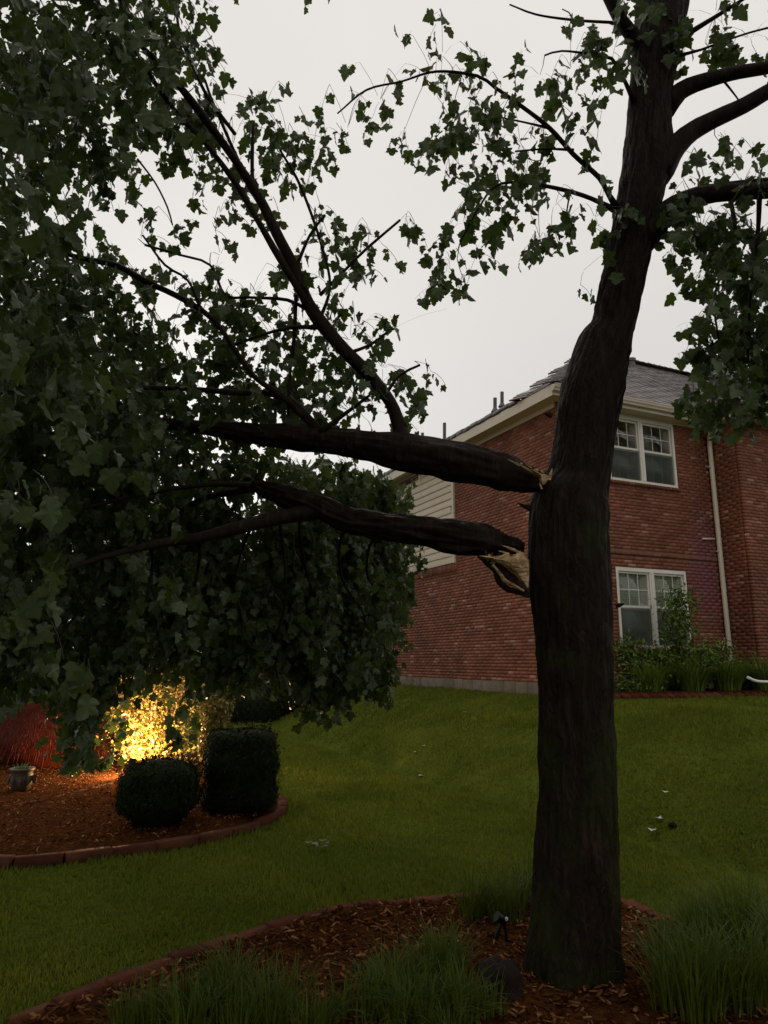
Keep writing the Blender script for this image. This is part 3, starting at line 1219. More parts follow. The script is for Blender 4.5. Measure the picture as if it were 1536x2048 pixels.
# downspout with elbows and straps
du = wall_pt('front', 3.96, 0, .07)
gx0 = C0 + VD * 3.70 + OUT_F * (OV + .07)
pts = [gx0 + np.array([0, 0, ZS + .06]), gx0 + np.array([0, 0, ZS - .03]), gx0 * .8 + du * .2 + np.array([0, 0, ZS - .10]),
       gx0 * .15 + du * .85 + np.array([0, 0, ZS - .30]), du + np.array([0, 0, ZS - .40]), du + np.array([0, 0, 4.2]), du + np.array([0, 0, 2.4]), du + np.array([0, 0, 1.52])]
V, Fl, _ = tube(pts, [.05] * 8, seg=12, step=.08)
dsp = obj('downspout', V, Fl, 'downspout', house, smooth=True)
for zz in (5.6, 3.8, 2.0):
    obj('strap', *box(du + np.array([0, 0, zz]) - OUT_F * .02, (.125, .09, .03), wall_rot('front')), 'downspout', dsp)
V, Fl, _ = tube([du + np.array([0, 0, 1.56]), du + np.array([0, 0, 1.45]), du + OUT_F * .12 + np.array([0, 0, 1.36])], [.058, .058, .055], seg=12, step=.03)
obj('elbow', V, Fl, 'downspout', dsp)
# thin metal flashing on the wall beside the downspout
obj('wall_flashing', *box(wall_pt('front', 3.72, 4.05, .02), (.34, .04, .03), wall_rot('front') @ np.array(Matrix.Rotation(-.06, 3, 'Y'))), 'white', house)
# two thin cables slanting down the wall
for k in (0, 1):
    V, Fl, _ = tube([wall_pt('front', 3.9, 2.05 - .1 * k, .03), wall_pt('front', 3.55 + .12 * k, 1.62 - .05 * k, .03), wall_pt('front', 3.3 + .16 * k, 1.35 - .06 * k, .02)], [.007] * 3, seg=6, step=.1)
    obj('cable', V, Fl, 'trim', house)

# ------------------------------------------------------------------ planting bed along the house
fbx = [wall_pt('front', .15, 0, .0)[:2], wall_pt('front', .25, 0, .75)[:2], wall_pt('front', .9, 0, 1.15)[:2], wall_pt('front', 2.0, 0, 1.35)[:2], wall_pt('front', 3.2, 0, 1.6)[:2], wall_pt('front', 4.5, 0, 1.75)[:2], wall_pt('front', 7.5, 0, 1.8)[:2]]
hb = np.array([tuple(p) for p in fbx] + [tuple(wall_pt('front', 7.5, 0, .5)[:2]), tuple(wall_pt('front', 3, 0, -.1)[:2])])
bed_sheet('mulch_bed', hb, .10, 'mulch', .03)
P = smooth_line(fbx, .15)
et = thing('scalloped_edging', (P[8][0], P[8][1], float(gz(*P[8]))), 'scalloped dark red brick edging in front of the house flower bed', 'edging')
eb = []
for i in range(len(P) - 1):
    a, b2 = P[i], P[i + 1]
    mid = (a + b2) / 2
    ang = math.atan2(b2[1] - a[1], b2[0] - a[0])
    hgt = .09
    eb.append((np.array([mid[0], mid[1], float(gz(*mid)) + .045]), (.142, .07, hgt), rotz(ang) @ np.array(Matrix.Rotation(.25, 3, 'Y'))))
pieces('edging_brick', eb, 'edging', et)


def blades(base, n, length, width, spread, lean=.9, seed=0, droop=1.0, seg=4, rad=.12):
    """arching strap leaves, vectorised: returns V, F (quads)"""
    r = np.random.default_rng(seed)
    a = r.uniform(0, 2 * PI, n)
    ln = length * r.uniform(.55, 1.1, n)
    out = lean * r.uniform(.15, 1, n)
    rr = rad * np.sqrt(r.uniform(0, 1, n))
    a0 = a + r.normal(0, .5, n)
    bx, by = base[0] + rr * np.cos(a0), base[1] + rr * np.sin(a0)
    Vs = []
    for k in range(seg + 1):
        t = k / seg
        h = out * t ** 1.3 * (.35 + .65 * t * droop)
        z = t * (1 - .42 * out * droop * t * t)
        w = width * (1 - t ** 2.2) * .5 * (1 if k else .7) + .0004
        x = bx + np.cos(a) * h * ln * spread
        y = by + np.sin(a) * h * ln * spread
        zz = base[2] + z * ln
        tw = a + PI / 2 + r.normal(0, .05, n)
        for s_ in (-1, 1):
            Vs.append(np.stack([x + s_ * w * np.cos(tw), y + s_ * w * np.sin(tw), zz], -1))
    Vv = np.stack(Vs, 1).reshape(-1, 3)
    m_ = 2 * (seg + 1)
    q = np.array([[2 * k, 2 * k + 1, 2 * k + 3, 2 * k + 2] for k in range(seg)])
    Ff = (q[None] + (np.arange(n) * m_)[:, None, None]).reshape(-1, 4)
    return Vv, Ff


lil = [(.75, .70, .72, 'bright green clump of arching strap leaves at the left end of the house bed'),
       (1.45, .95, .82, 'second clump of arching strap leaves from the left in the house bed, below the shrub'),
       (2.2, 1.05, .84, 'middle clump of arching strap leaves in front of the window shrub'),
       (3.0, 1.2, .84, 'arching strap leaf clump left of the downspout foot'),
       (3.75, 1.3, .78, 'arching strap leaf clump right in front of the downspout'),
       (4.4, 1.45, .58, 'rightmost, lowest strap leaf clump beside the white drain pipe')]
for i, (t_, o_, h_, lb) in enumerate(lil):
    p = wall_pt('front', t_ + .55, 0, o_ - .1)
    p[2] = float(gz(p[0], p[1])) + .05
    V, Ff = blades(p, 420, h_, .020, .95, seed=40 + i, droop=1.25, rad=.2)
    obj('daylily', V, Ff, 'lily', loc=p, label=lb, cat='plant', group='strap-leaved plants along the house wall')

# ------------------------------------------------------------------ leaves
def half_outline():
    return [(0.0, 0.02), (.12, -.07), (.30, -.05), (.45, .06), (.40, .14), (.40, .24), (.53, .33), (.61, .49), (.51, .52), (.42, .59), (.29, .56), (.33, .68), (.25, .76), (.16, .88), (0., 1.02)]


def leaf_template(kind=0, curl=.25, fold=.2):
    h = half_outline()
    if kind == 1:
        h = [h[0], h[2], h[3], h[5], h[7], h[9], h[11], h[14]]
    pts = [(0., .34)] + h + [(-x, y) for x, y in h[1:-1]][::-1]
    V = []
    for x, y in pts:
        z = fold * abs(x) - curl * y * y + .06 * math.sin(9 * x + 4 * y)
        V.append((x, y, z))
    n = len(pts) - 1
    T = [(0, 1 + (i + 1) % n, 1 + i) for i in range(n)]
    # petiole: a thin strip continuing back from the base
    b_ = len(V)
    V += [(-.012, 0, 0), (.012, 0, 0), (.012, -.42, .12), (-.012, -.42, .12)]
    T += [(b_, b_ + 1, b_ + 2), (b_, b_ + 2, b_ + 3)]
    return np.array(V), np.array(T)


LEAF = [leaf_template(0, c, f) for c, f in ((.12, .15), (.25, .28), (.05, .32), (.3, .1), (.18, -.12), (.38, .2))]
LEAF_LO = [leaf_template(1, c, f) for c, f in ((.12, .15), (.25, .28), (.05, .32), (.3, .1))]


def frames(tip, az):
    """orthonormal frames: local y -> tip direction, local z -> leaf normal (upper side)"""
    y = tip / np.linalg.norm(tip, axis=1)[:, None]
    r = np.stack([np.cos(az), np.sin(az), np.full(len(az), .25)], -1)
    x = np.cross(y, r)
    x /= np.linalg.norm(x, axis=1)[:, None] + 1e-9
    z = np.cross(x, y)
    return np.stack([x, y, z], -1)          # columns


def leaves_mesh(pos, fr, sc, templates, pick=None):
    Vs, Fs, off = [], [], 0
    n = len(pos)
    if pick is None:
        pick = rng.integers(0, len(templates), n)
    for k, (TV, TT) in enumerate(templates):
        m_ = pick == k
        if not m_.any():
            continue
        P_, R_, S_ = pos[m_], fr[m_], sc[m_]
        W = np.einsum('nij,kj->nki', R_, TV) * S_[:, None, None] + P_[:, None, :]
        Vs.append(W.reshape(-1, 3))
        Fs.append((TT[None] + (np.arange(len(P_)) * len(TV))[:, None, None]).reshape(-1, 3) + off)
        off += len(P_) * len(TV)
    return np.concatenate(Vs), np.concatenate(Fs)


# ------------------------------------------------------------------ the broken maple
TY = 4.0
foot = gp(1150, 1985)
TYb = 4.05
tree_base = np.array([at(1150, 1990, TYb)[0], TYb, 0.])
tree = thing('maple_tree', tree_base, 'large maple with two big limbs torn from its trunk and hanging left', 'tree')

rows = [(2040, 1050, 1252), (1940, 1056, 1244), (1800, 1062, 1241), (1600, 1072, 1235), (1450, 1072, 1231), (1300, 1068, 1229), (1190, 1056, 1228),
        (1130, 1053, 1226), (1050, 1055, 1221), (1000, 1062, 1222), (955, 1092, 1223), (900, 1104, 1230), (830, 1110, 1238), (770, 1122, 1252), (700, 1148, 1264),
        (650, 1182, 1272), (570, 1198, 1290), (500, 1213, 1304), (400, 1231, 1326), (300, 1246, 1346), (200, 1256, 1344), (100, 1264, 1360), (0, 1272, 1378), (-120, 1282, 1385), (-300, 1300, 1385), (-500, 1330, 1395)]
TPs, TRs = [], []
for (py, xl, xr) in rows:
    p = at((xl + xr) / 2, py, TYb)
    TPs.append(p)
    TRs.append((xr - xl) / 2 * mpp(p) * .965)
TPs[0][2] = -.05


def flare(a, s):
    k = max(0, 1 - s / .42)
    return .06 * k * k * (.5 + .5 * math.sin(a * 5 + 1.3)) - .008


V, Fl, tpath = tube(TPs, TRs, seg=150, step=.018, amp=.06, nz=5, seed=3.1, ridge=.009, flare=flare)
obj('trunk', V, Fl, 'bark', tree, smooth=True)

BR_NODES = []           # points on branches, for twigs to start from


def branch(pts, name='branch', parent=tree, mat='limb_bark', amp=.10, seg=None, step=.05, ridge=0., node=True):
    """pts: (px, py, Y, half-width in photo px)"""
    P_, R_ = [], []
    for px, py, Y, hw in pts:
        p = at(px, py, Y)
        P_.append(p)
        R_.append(max(.0016, hw * mpp(p)))
    seg = seg or (22 if R_[0] > .06 else 12 if R_[0] > .02 else 7)
    V, Fl, path = tube(P_, R_, seg=seg, step=step, amp=amp, nz=6, seed=pts[0][0] * .01, ridge=ridge)
    o = obj(name, V, Fl, mat, parent, smooth=True)
    if node:
        BR_NODES.extend(list(path))
    return o


limb1 = branch([(1112, 962, 4.0, 10), (1090, 962, 3.98, 17), (1050, 958, 3.96, 27), (1000, 942, 3.95, 35), (900, 920, 3.95, 38), (810, 904, 3.98, 36), (700, 886, 4.03, 27), (600, 876, 4.1, 25), (500, 866, 4.15, 20),
                (430, 858, 4.15, 14), (350, 850, 4.1, 10), (240, 850, 4.0, 7), (100, 870, 3.8, 5), (-100, 900, 3.5, 4)], 'broken_limb', seg=48, step=.02, ridge=.010, amp=.16)
limb1['label'] = 'upper torn limb, wedge-shaped where it left the trunk'
limb2 = branch([(1046, 1100, 3.95, 9), (1020, 1092, 3.95, 17), (960, 1080, 3.95, 31), (900, 1073, 3.95, 34), (830, 1060, 4.0, 27), (760, 1052, 4.05, 26), (700, 1040, 4.1, 23), (640, 1014, 4.15, 22),
                (580, 994, 4.2, 20), (525, 975, 4.2, 15), (505, 966, 4.2, 11)], 'broken_limb', seg=48, step=.02, ridge=.016, amp=.22)
limb2['label'] = 'lower torn limb with pale splintered wood at its end'
branch([(640, 1022, 4.15, 16), (560, 1035, 4.1, 15), (480, 1055, 4.0, 13), (400, 1075, 3.9, 11), (330, 1085, 3.8, 9), (220, 1110, 3.5, 6), (100, 1150, 3.2, 4)])
branch([(540, 980, 4.2, 8), (490, 970, 4.2, 6), (400, 970, 4.1, 5), (280, 990, 3.9, 4), (150, 1020, 3.6, 3)])
branch([(520, 975, 4.2, 8), (460, 985, 4.3, 7), (400, 1000, 4.5, 6), (300, 1060, 4.8, 4)])
branch([(806, 885, 3.98, 20), (797, 850, 3.98, 14), (780, 803, 3.98, 12), (740, 752, 4.0, 13), (690, 702, 4.0, 14), (650, 655, 4.0, 14), (615, 605, 4.0, 13), (590, 540, 4.0, 12), (560, 480, 3.95, 11), (520, 400, 3.9, 10),
        (470, 320, 3.8, 8), (430, 265, 3.7, 8), (385, 205, 3.6, 8), (340, 150, 3.5, 6), (280, 90, 3.3, 5), (200, 20, 3.1, 4), (120, -60, 2.9, 3)])
branch([(632, 640, 4.0, 8), (600, 585, 3.95, 7), (555, 510, 3.9, 7), (515, 440, 3.85, 6), (470, 365, 3.8, 6), (415, 292, 3.7, 5), (355, 228, 3.6, 5), (300, 150, 3.4, 4), (260, 80, 3.2, 3)])
branch([(470, 268, 3.8, 4), (430, 215, 3.8, 4), (400, 165, 3.8, 3.5), (362, 75, 3.8, 3), (350, 0, 3.8, 3)])
branch([(560, 480, 3.95, 5), (535, 420, 3.95, 4), (500, 370, 3.95, 4), (430, 215, 3.9, 3), (410, 160, 3.85, 2.5)])
branch([(505, 370, 3.9, 4), (504, 320, 3.9, 4), (506, 250, 3.9, 3)])
branch([(640, 868, 4.05, 12), (615, 835, 4.05, 8), (580, 802, 4.05, 7), (530, 786, 4.05, 6), (470, 785, 4.0, 6), (380, 778, 4.0, 5), (268, 776, 3.9, 4), (150, 790, 3.7, 3)])
branch([(620, 845, 4.05, 7), (560, 790, 4.0, 6), (510, 755, 4.0, 5), (470, 700, 4.0, 5), (440, 655, 4.0, 5), (405, 622, 4.0, 5.5), (350, 590, 4.0, 6), (290, 562, 3.9, 6), (235, 532, 3.9, 6), (180, 520, 3.8, 5), (120, 505, 3.7, 4)])
branch([(640, 655, 4.0, 5), (585, 655, 4.0, 4), (530, 668, 4.0, 3), (470, 690, 4.0, 3)])
branch([(615, 620, 4.0, 4), (575, 600, 4.0, 3.5), (500, 595, 4.0, 3), (450, 590, 4.0, 3), (420, 530, 4.0, 2.5), (360, 510, 3.9, 2.5), (290, 490, 3.9, 2.5)])
branch([(592, 590, 4.0, 4), (588, 680, 4.05, 4), (580, 740, 4.05, 3.5), (576, 830, 4.05, 3)])
branch([(640, 590, 4.0, 4), (690, 540, 4.0, 3), (730, 500, 4.0, 3), (800, 440, 4.0, 2.5)])
branch([(640, 640, 4.0, 4), (660, 570, 4.0, 3), (640, 480, 4.0, 3), (600, 370, 4.0, 3), (560, 300, 3.95, 2.5)])
branch([(700, 705, 4.0, 4), (740, 690, 4.0, 3), (780, 660, 4.0, 2.5)])
branch([(770, 790, 4.0, 4), (800, 750, 4.0, 3), (840, 730, 4.0, 2.5)])
branch([(640, 865, 4.0, 6), (700, 820, 4.0, 4), (740, 790, 4.0, 3)])
branch([(590, 540, 4.0, 4), (620, 470, 4.0, 3), (650, 430, 4.0, 2.5)])
branch([(275, 318, 3.2, 2), (310, 365, 3.2, 1.8), (335, 415, 3.2, 1.8), (345, 450, 3.2, 1.5)], node=False)
branch([(400, 615, 4.0, 3), (375, 560, 4.0, 2.5), (330, 530, 3.9, 2.5), (285, 470, 3.8, 2)], node=False)
# hanging side shoots of the lower limb
for (x0, y0, x1, y1, Ya, Yb) in [(690, 1060, 720, 1290, 4.3, 5.2), (600, 1030, 640, 1340, 4.5, 5.4), (500, 1060, 480, 1300, 4.2, 4.8), (750, 1075, 770, 1260, 4.3, 5.6), (400, 1085, 370, 1320, 4.0, 4.6), (560, 1050, 560, 1380, 4.4, 5.0), (300, 1090, 250, 1400, 3.8, 4.2), (200, 1110, 120, 1330, 3.5, 3.6)]:
    k1, k2 = rng.uniform(-26, 30), rng.uniform(-22, 22)
    branch([(x0, y0, Ya, 3.6), (x0 + k1 * .6, y0 + (y1 - y0) * .14, Ya + .15, 3), ((x0 + x1) / 2 + k1, y0 + (y1 - y0) * .45, (Ya + Yb) / 2, 2.4), (x1 + k2, y0 + (y1 - y0) * .75, Yb, 1.8), (x1, y1, Yb, 1.4)], amp=.3)
# standing part of the crown
branch([(1300, 120, 4.05, 26), (1272, 80, 4.0, 15), (1245, 45, 3.95, 13), (1215, -10, 3.9, 11), (1185, -70, 3.85, 9)])
branch([(1330, 215, 4.05, 24), (1362, 182, 4.0, 17), (1410, 162, 3.95, 15), (1465, 147, 3.9, 13), (1540, 134, 3.85, 12), (1640, 110, 3.8, 10), (1780, 80, 3.7, 7)])
branch([(1310, 345, 4.05, 34), (1352, 292, 4.0, 22), (1385, 262, 3.98, 19), (1430, 238, 3.95, 17), (1490, 210, 3.9, 15), (1545, 178, 3.85, 14), (1640, 130, 3.8, 11), (1800, 60, 3.7, 7)])
branch([(1275, 480, 4.05, 36), (1330, 428, 4.0, 24), (1370, 402, 3.97, 20), (1410, 390, 3.93, 18), (1460, 384, 3.9, 17), (1545, 380, 3.85, 16), (1650, 372, 3.8, 13), (1820, 370, 3.7, 8)])
branch([(1335, 410, 4.0, 6), (1380, 382, 3.95, 5), (1440, 370, 3.9, 5), (1540, 358, 3.85, 4)])
branch([(1350, 85, 4.05, 7), (1385, 62, 4.0, 5), (1440, 28, 3.95, 4), (1500, -10, 3.9, 3)])
branch([(1352, 112, 4.05, 4), (1400, 100, 4.0, 2.5), (1440, 85, 4.0, 2), (1500, 65, 3.9, 2), (1560, 50, 3.9, 2)])
branch([(1240, 425, 4.05, 8), (1215, 385, 4.0, 5), (1198, 355, 4.0, 5), (1147, 309, 3.95, 4.5), (1100, 257, 3.9, 4.5), (1048, 216, 3.85, 4), (990, 175, 3.8, 3.5), (955, 152, 3.8, 3), (873, 143, 3.75, 2.5), (803, 163, 3.7, 2), (733, 180, 3.7, 2), (675, 227, 3.7, 1.5)])
branch([(1240, 425, 4.05, 7), (1182, 397, 4.0, 4.5), (1124, 379, 3.95, 4), (1042, 365, 3.9, 3), (990, 373, 3.9, 2.5), (955, 420, 3.85, 2), (920, 484, 3.85, 1.8)])
branch([(1268, 205, 4.0, 6), (1250, 163, 3.95, 4), (1223, 117, 3.9, 3.5), (1200, 111, 3.9, 2.5), (1124, 102, 3.85, 2), (1089, 111, 3.85, 1.8)])
branch([(1225, 45, 3.9, 3), (1147, 40, 3.9, 2.5), (1072, 29, 3.85, 2), (1019, 9, 3.85, 1.5)], node=False)
branch([(1147, 40, 3.9, 1.5), (1138, 25, 3.9, 1.2), (1124, 18, 3.9, 1)], node=False)
branch([(1100, 257, 3.9, 3), (1050, 245, 3.9, 2), (1000, 235, 3.85, 1.8)], node=False)
branch([(1147, 300, 3.95, 3), (1090, 298, 3.9, 2), (1030, 303, 3.9, 1.8)], node=False)
branch([(1140, 385, 3.95, 2), (1134, 420, 3.95, 1.5), (1133, 450, 3.95, 1.2)], node=False)
branch([(1450, 165, 3.92, 2.5), (1470, 190, 3.9, 1.8), (1488, 215, 3.9, 1.2)], node=False)
branch([(1520, 370, 3.9, 6), (1515, 480, 3.95, 4), (1500, 600, 4.0, 3.5), (1495, 720, 4.0, 3)])
branch([(1460, 392, 3.9, 5), (1470, 480, 3.9, 3), (1430, 590, 3.95, 2.5), (1440, 700, 4.0, 2)])
# crown out of the frame, above
branch([(1330, -480, 4.05, 22), (1100, -700, 3.4, 16), (800, -900, 2.6, 10), (500, -900, 1.9, 5)])
branch([(1360, -480, 4.05, 24), (1400, -900, 4.3, 16), (1450, -1300, 4.4, 9)])

# splinters and torn wood
def shard(c, d, ln, w, mat='wood'):
    d = np.asarray(d, float)
    d /= np.linalg.norm(d)
    x = np.cross(d, np.array([.2, 1, .1]))
    x /= np.linalg.norm(x)
    y = np.cross(d, x)
    V = []
    for t_, k in ((0, 1), (.5, .75), (1, .08)):
        for a in range(5):
            an = 2 * PI * a / 5
            V.append(np.asarray(c) + d * ln * t_ + (x * math.cos(an) * 1.0 + y * math.sin(an) * .6) * w * k * (1 + .2 * math.sin(7 * a + ln * 90)))
    Fl = []
    for i in range(2):
        for a in range(5):
            Fl.append((i * 5 + a, i * 5 + (a + 1) % 5, (i + 1) * 5 + (a + 1) % 5, (i + 1) * 5 + a))
    Fl.append((4, 3, 2, 1, 0))
    return V, Fl


def torn_sheet(outline, Y, thick, mat, name, bump=.012, parent=tree, nsub=3):
    """a ragged slab of wood whose face follows an outline; own thickness and relief"""
    P2 = [at(x, y, Y) for x, y in outline]
    c = np.mean(P2, 0)
    n = len(P2)
    V, Fl = [], []
    rings = 5
    for side in (0, 1):
        for r in range(rings):
            k = 1 - r / rings
            for i, p in enumerate(P2):
                q = c + (p - c) * k
                dy = -thick * .5 * (1 - k ** 3) * (1 if side == 0 else -1) * 1.0
                q = q + np.array([0, dy - (.0 if side == 0 else -.004) + bump * noise.noise(Vector((q[0] * 30, q[2] * 18, side * 5))), 0])
                V.append(q)
        V.append(c + np.array([0, (-thick * .5 if side == 0 else thick * .5), 0]))
        o_ = side * (rings * n + 1)
        for r in range(rings - 1):
            for i in range(n):
                f = (o_ + r * n + i, o_ + r * n + (i + 1) % n, o_ + (r + 1) * n + (i + 1) % n, o_ + (r + 1) * n + i)
                Fl.append(f if side == 0 else f[::-1])
        for i in range(n):
            f = (o_ + (rings - 1) * n + i, o_ + (rings - 1) * n + (i + 1) % n, o_ + rings * n)
            Fl.append(f if side == 0 else f[::-1])
    return obj(name, np.array(V), Fl, mat, parent, smooth=False)


torn_sheet([(958, 1112), (976, 1112), (990, 1118), (1000, 1112), (1012, 1105), (1022, 1114), (1034, 1106), (1046, 1104), (1058, 1120), (1058, 1150), (1056, 1176), (1042, 1162), (1030, 1150), (1016, 1140), (1002, 1129), (978, 1119)],
           3.84, .09, 'wood', 'torn_wood', bump=.02)
torn_sheet([(962, 1116), (990, 1116), (1030, 1114), (1060, 1120), (1060, 1188), (1040, 1182), (1020, 1170), (1002, 1156), (990, 1138), (974, 1124)],
           3.91, .06, 'shadow_wood', 'shadow_wood', bump=.015)  # inner torn face, the shadow behind the strip painted dark red-brown
V, Fl, _ = tube([at(956, 1112, 3.86), at(975, 1128, 3.85), at(990, 1142, 3.85), at(997, 1160, 3.85), at(1012, 1176, 3.85), at(1035, 1184, 3.86), at(1058, 1192, 3.88)],
                [.010, .012, .014, .016, .017, .013, .012], seg=9, step=.012, amp=.6, nz=30, seed=4)
obj('bark_strip', V, Fl, 'bark', tree)
V, Fl, _ = tube([at(985, 1130, 3.83), at(999, 1146, 3.82), at(1012, 1162, 3.82), at(1030, 1172, 3.83), at(1048, 1182, 3.84)], [.006, .009, .011, .009, .006], seg=8, step=.012, amp=.5, nz=30, seed=9)
obj('torn_wood', V, Fl, 'wood', tree)
torn_sheet([(1056, 936), (1068, 941), (1082, 947), (1094, 949), (1099, 955), (1092, 966), (1086, 970), (1082, 966), (1085, 958), (1072, 949), (1062, 943)], 3.84, .05, 'wood', 'torn_wood')
for (x, y, dx, dy, ln, w) in [(1066, 944, -1, .55, .10, .007), (1040, 931, -1, .5, .08, .006), (1080, 950, -.8, .6, .05, .007), (1084, 978, -.4, 1, .04, .008), (1030, 1100, -1, .35, .08, .008), (1044, 1108, -1, .5, .07, .009),
                              (1018, 1108, -1, .3, .06, .007), (1098, 960, .3, 1, .07, .01)]:
    V, Fl = shard(at(x, y, 3.84), (dx, -.1, dy), ln, w)
    obj('splinter', np.array(V), Fl, 'wood', tree)
for (x, y, dx, dy, ln, w) in [(1062, 1018, -1, .45, .09, .014), (1060, 1012, -1, -.1, .07, .010), (1232, 1212, 1, .25, .05, .018), (1104, 832, -1, .3, .05, .02), (1048, 1100, -1, .15, .12, .02), (1000, 1062, -1, .25, .09, .010)]:
    V, Fl = shard(at(x, y, 3.95), (dx, -.1, dy), ln, w)
    obj('bark_stub', np.array(V), Fl, 'bark', tree)
for k in range(26):
    low = k < 15
    x, y = (rng.uniform(962, 1052), rng.uniform(1100, 1118)) if low else (rng.uniform(1040, 1098), 0)
    if not low:
        y = 926 + (x - 1040) * .40
    V, Fl = shard(at(x, y, 3.82 + rng.uniform(0, .1)), (-.6 + rng.normal(0, .6) if low else -1, rng.normal(0, .3), -1 + rng.uniform(0, .8) if low else rng.uniform(.2, .9)), rng.uniform(.03, .09) if low else rng.uniform(.02, .05), rng.uniform(.003, .008))
    obj('splinter', np.array(V), Fl, 'wood' if rng.uniform() < .6 else 'shadow_wood', tree)
# old branch scar, a raised ring of callus with a sunken centre
p = at(1166, 1135, 3.82)
V, Fl = [], []
for r, o_ in ((.055, .0), (.046, .022), (.034, .026), (.024, .006), (.008, -.002)):
    for k in range(20):
        a = 2 * PI * k / 20
        V.append(p + np.array([r * math.cos(a), -o_ + .03, 1.25 * r * math.sin(a)]))
for i in range(4):
    for k in range(20):
        Fl.append((i * 20 + k, i * 20 + (k + 1) % 20, (i + 1) * 20 + (k + 1) % 20, (i + 1) * 20 + k))
Fl.append(tuple(80 + k for k in range(20)))
obj('branch_scar', np.array(V), Fl, 'bark', tree, smooth=True)

# ---- foliage
NODES = np.array(BR_NODES)
L_pos, L_tip, L_az, L_sc = [], [], [], []
TW_V, TW_F, TW_n = [], [], 0


def twig(P_, r0, r1, seg=3):
    global TW_n
    P_ = np.asarray(P_)
    n = len(P_)
    V = []
    for i in range(n):
        r = r0 + (r1 - r0) * i / (n - 1)
        for k in range(seg):
            a = 2 * PI * k / seg
            V.append(P_[i] + np.array([math.cos(a) * r, math.sin(a) * r * .7, math.sin(a + .6) * r * .7]))
    V = np.array(V)
    Fl = []
    for i in range(n - 1):
        for k in range(seg):
            Fl.append((TW_n + i * seg + k, TW_n + i * seg + (k + 1) % seg, TW_n + (i + 1) * seg + (k + 1) % seg, TW_n + (i + 1) * seg + k))
    TW_V.append(V)
    TW_F.extend(Fl)
    TW_n += len(V)


def sprig(p, d, ln, n, size, droop, spread=.6, thin=.0016):
    d = d / (np.linalg.norm(d) + 1e-9)
    Q = []
    steps = 5
    q = p.copy()
    for i in range(steps + 1):
        Q.append(q.copy())
        d = d + np.array([0, 0, -droop / steps])
        d /= np.linalg.norm(d)
        q = q + d * ln / steps
    Q = np.array(Q)
    twig(Q, thin * 1.4, thin)
    for i in range(n):
        t_ = ((i + .6) / n) * steps
        k = min(int(t_), steps - 1)
        c = Q[k] + (Q[k + 1] - Q[k]) * (t_ - k)
        tip = np.array([rng.normal(0, spread), rng.normal(0, spread), -1.0]) + d * .35
        tip /= np.linalg.norm(tip)
        s = size * rng.uniform(.5, 1.18)
        L_pos.append(c + tip * .42 * s + rng.normal(0, .012, 3))
        L_tip.append(tip)
        L_az.append(rng.uniform(0, 2 * PI))
        L_sc.append(s)


def cluster(cx, cy, rx, ry, n, Y=3.95, dy=.3, size=.098, droop=1.2, lead=True, per=5, ln=.2, down=.35):
    c = at(cx, cy, Y)
    s = mpp(c)
    near = NODES[np.argmin(np.linalg.norm(NODES - c, axis=1))]
    dist = np.linalg.norm(near - c)
    if lead and .05 < dist < .8:
        mid = (near + c) / 2 + np.array([rng.normal(0, .03), rng.normal(0, .03), .05 * dist])
        Q, _ = resample([near, mid, c], [1, 1, 1], .06)
        twig(Q, .0035, .002)
    k = max(1, int(n / per))
    for _ in range(k):
        a = rng.uniform(0, 2 * PI)
        r = math.sqrt(rng.uniform(0, 1))
        p = c + np.array([math.cos(a) * r * rx * s, rng.uniform(-dy, dy), math.sin(a) * r * ry * s + .05])
        d = np.array([math.cos(a) * .8, rng.normal(0, .5), rng.normal(0, .3) - down])
        if lead and rng.uniform() < .75:
            m2 = (c + p) / 2 + np.array([0, 0, .02])
            twig(np.array([c + (p - c) * .12, m2, p]), .0018, .0014)
        sprig(p, d, ln * rng.uniform(.7, 1.3), per, size, droop)


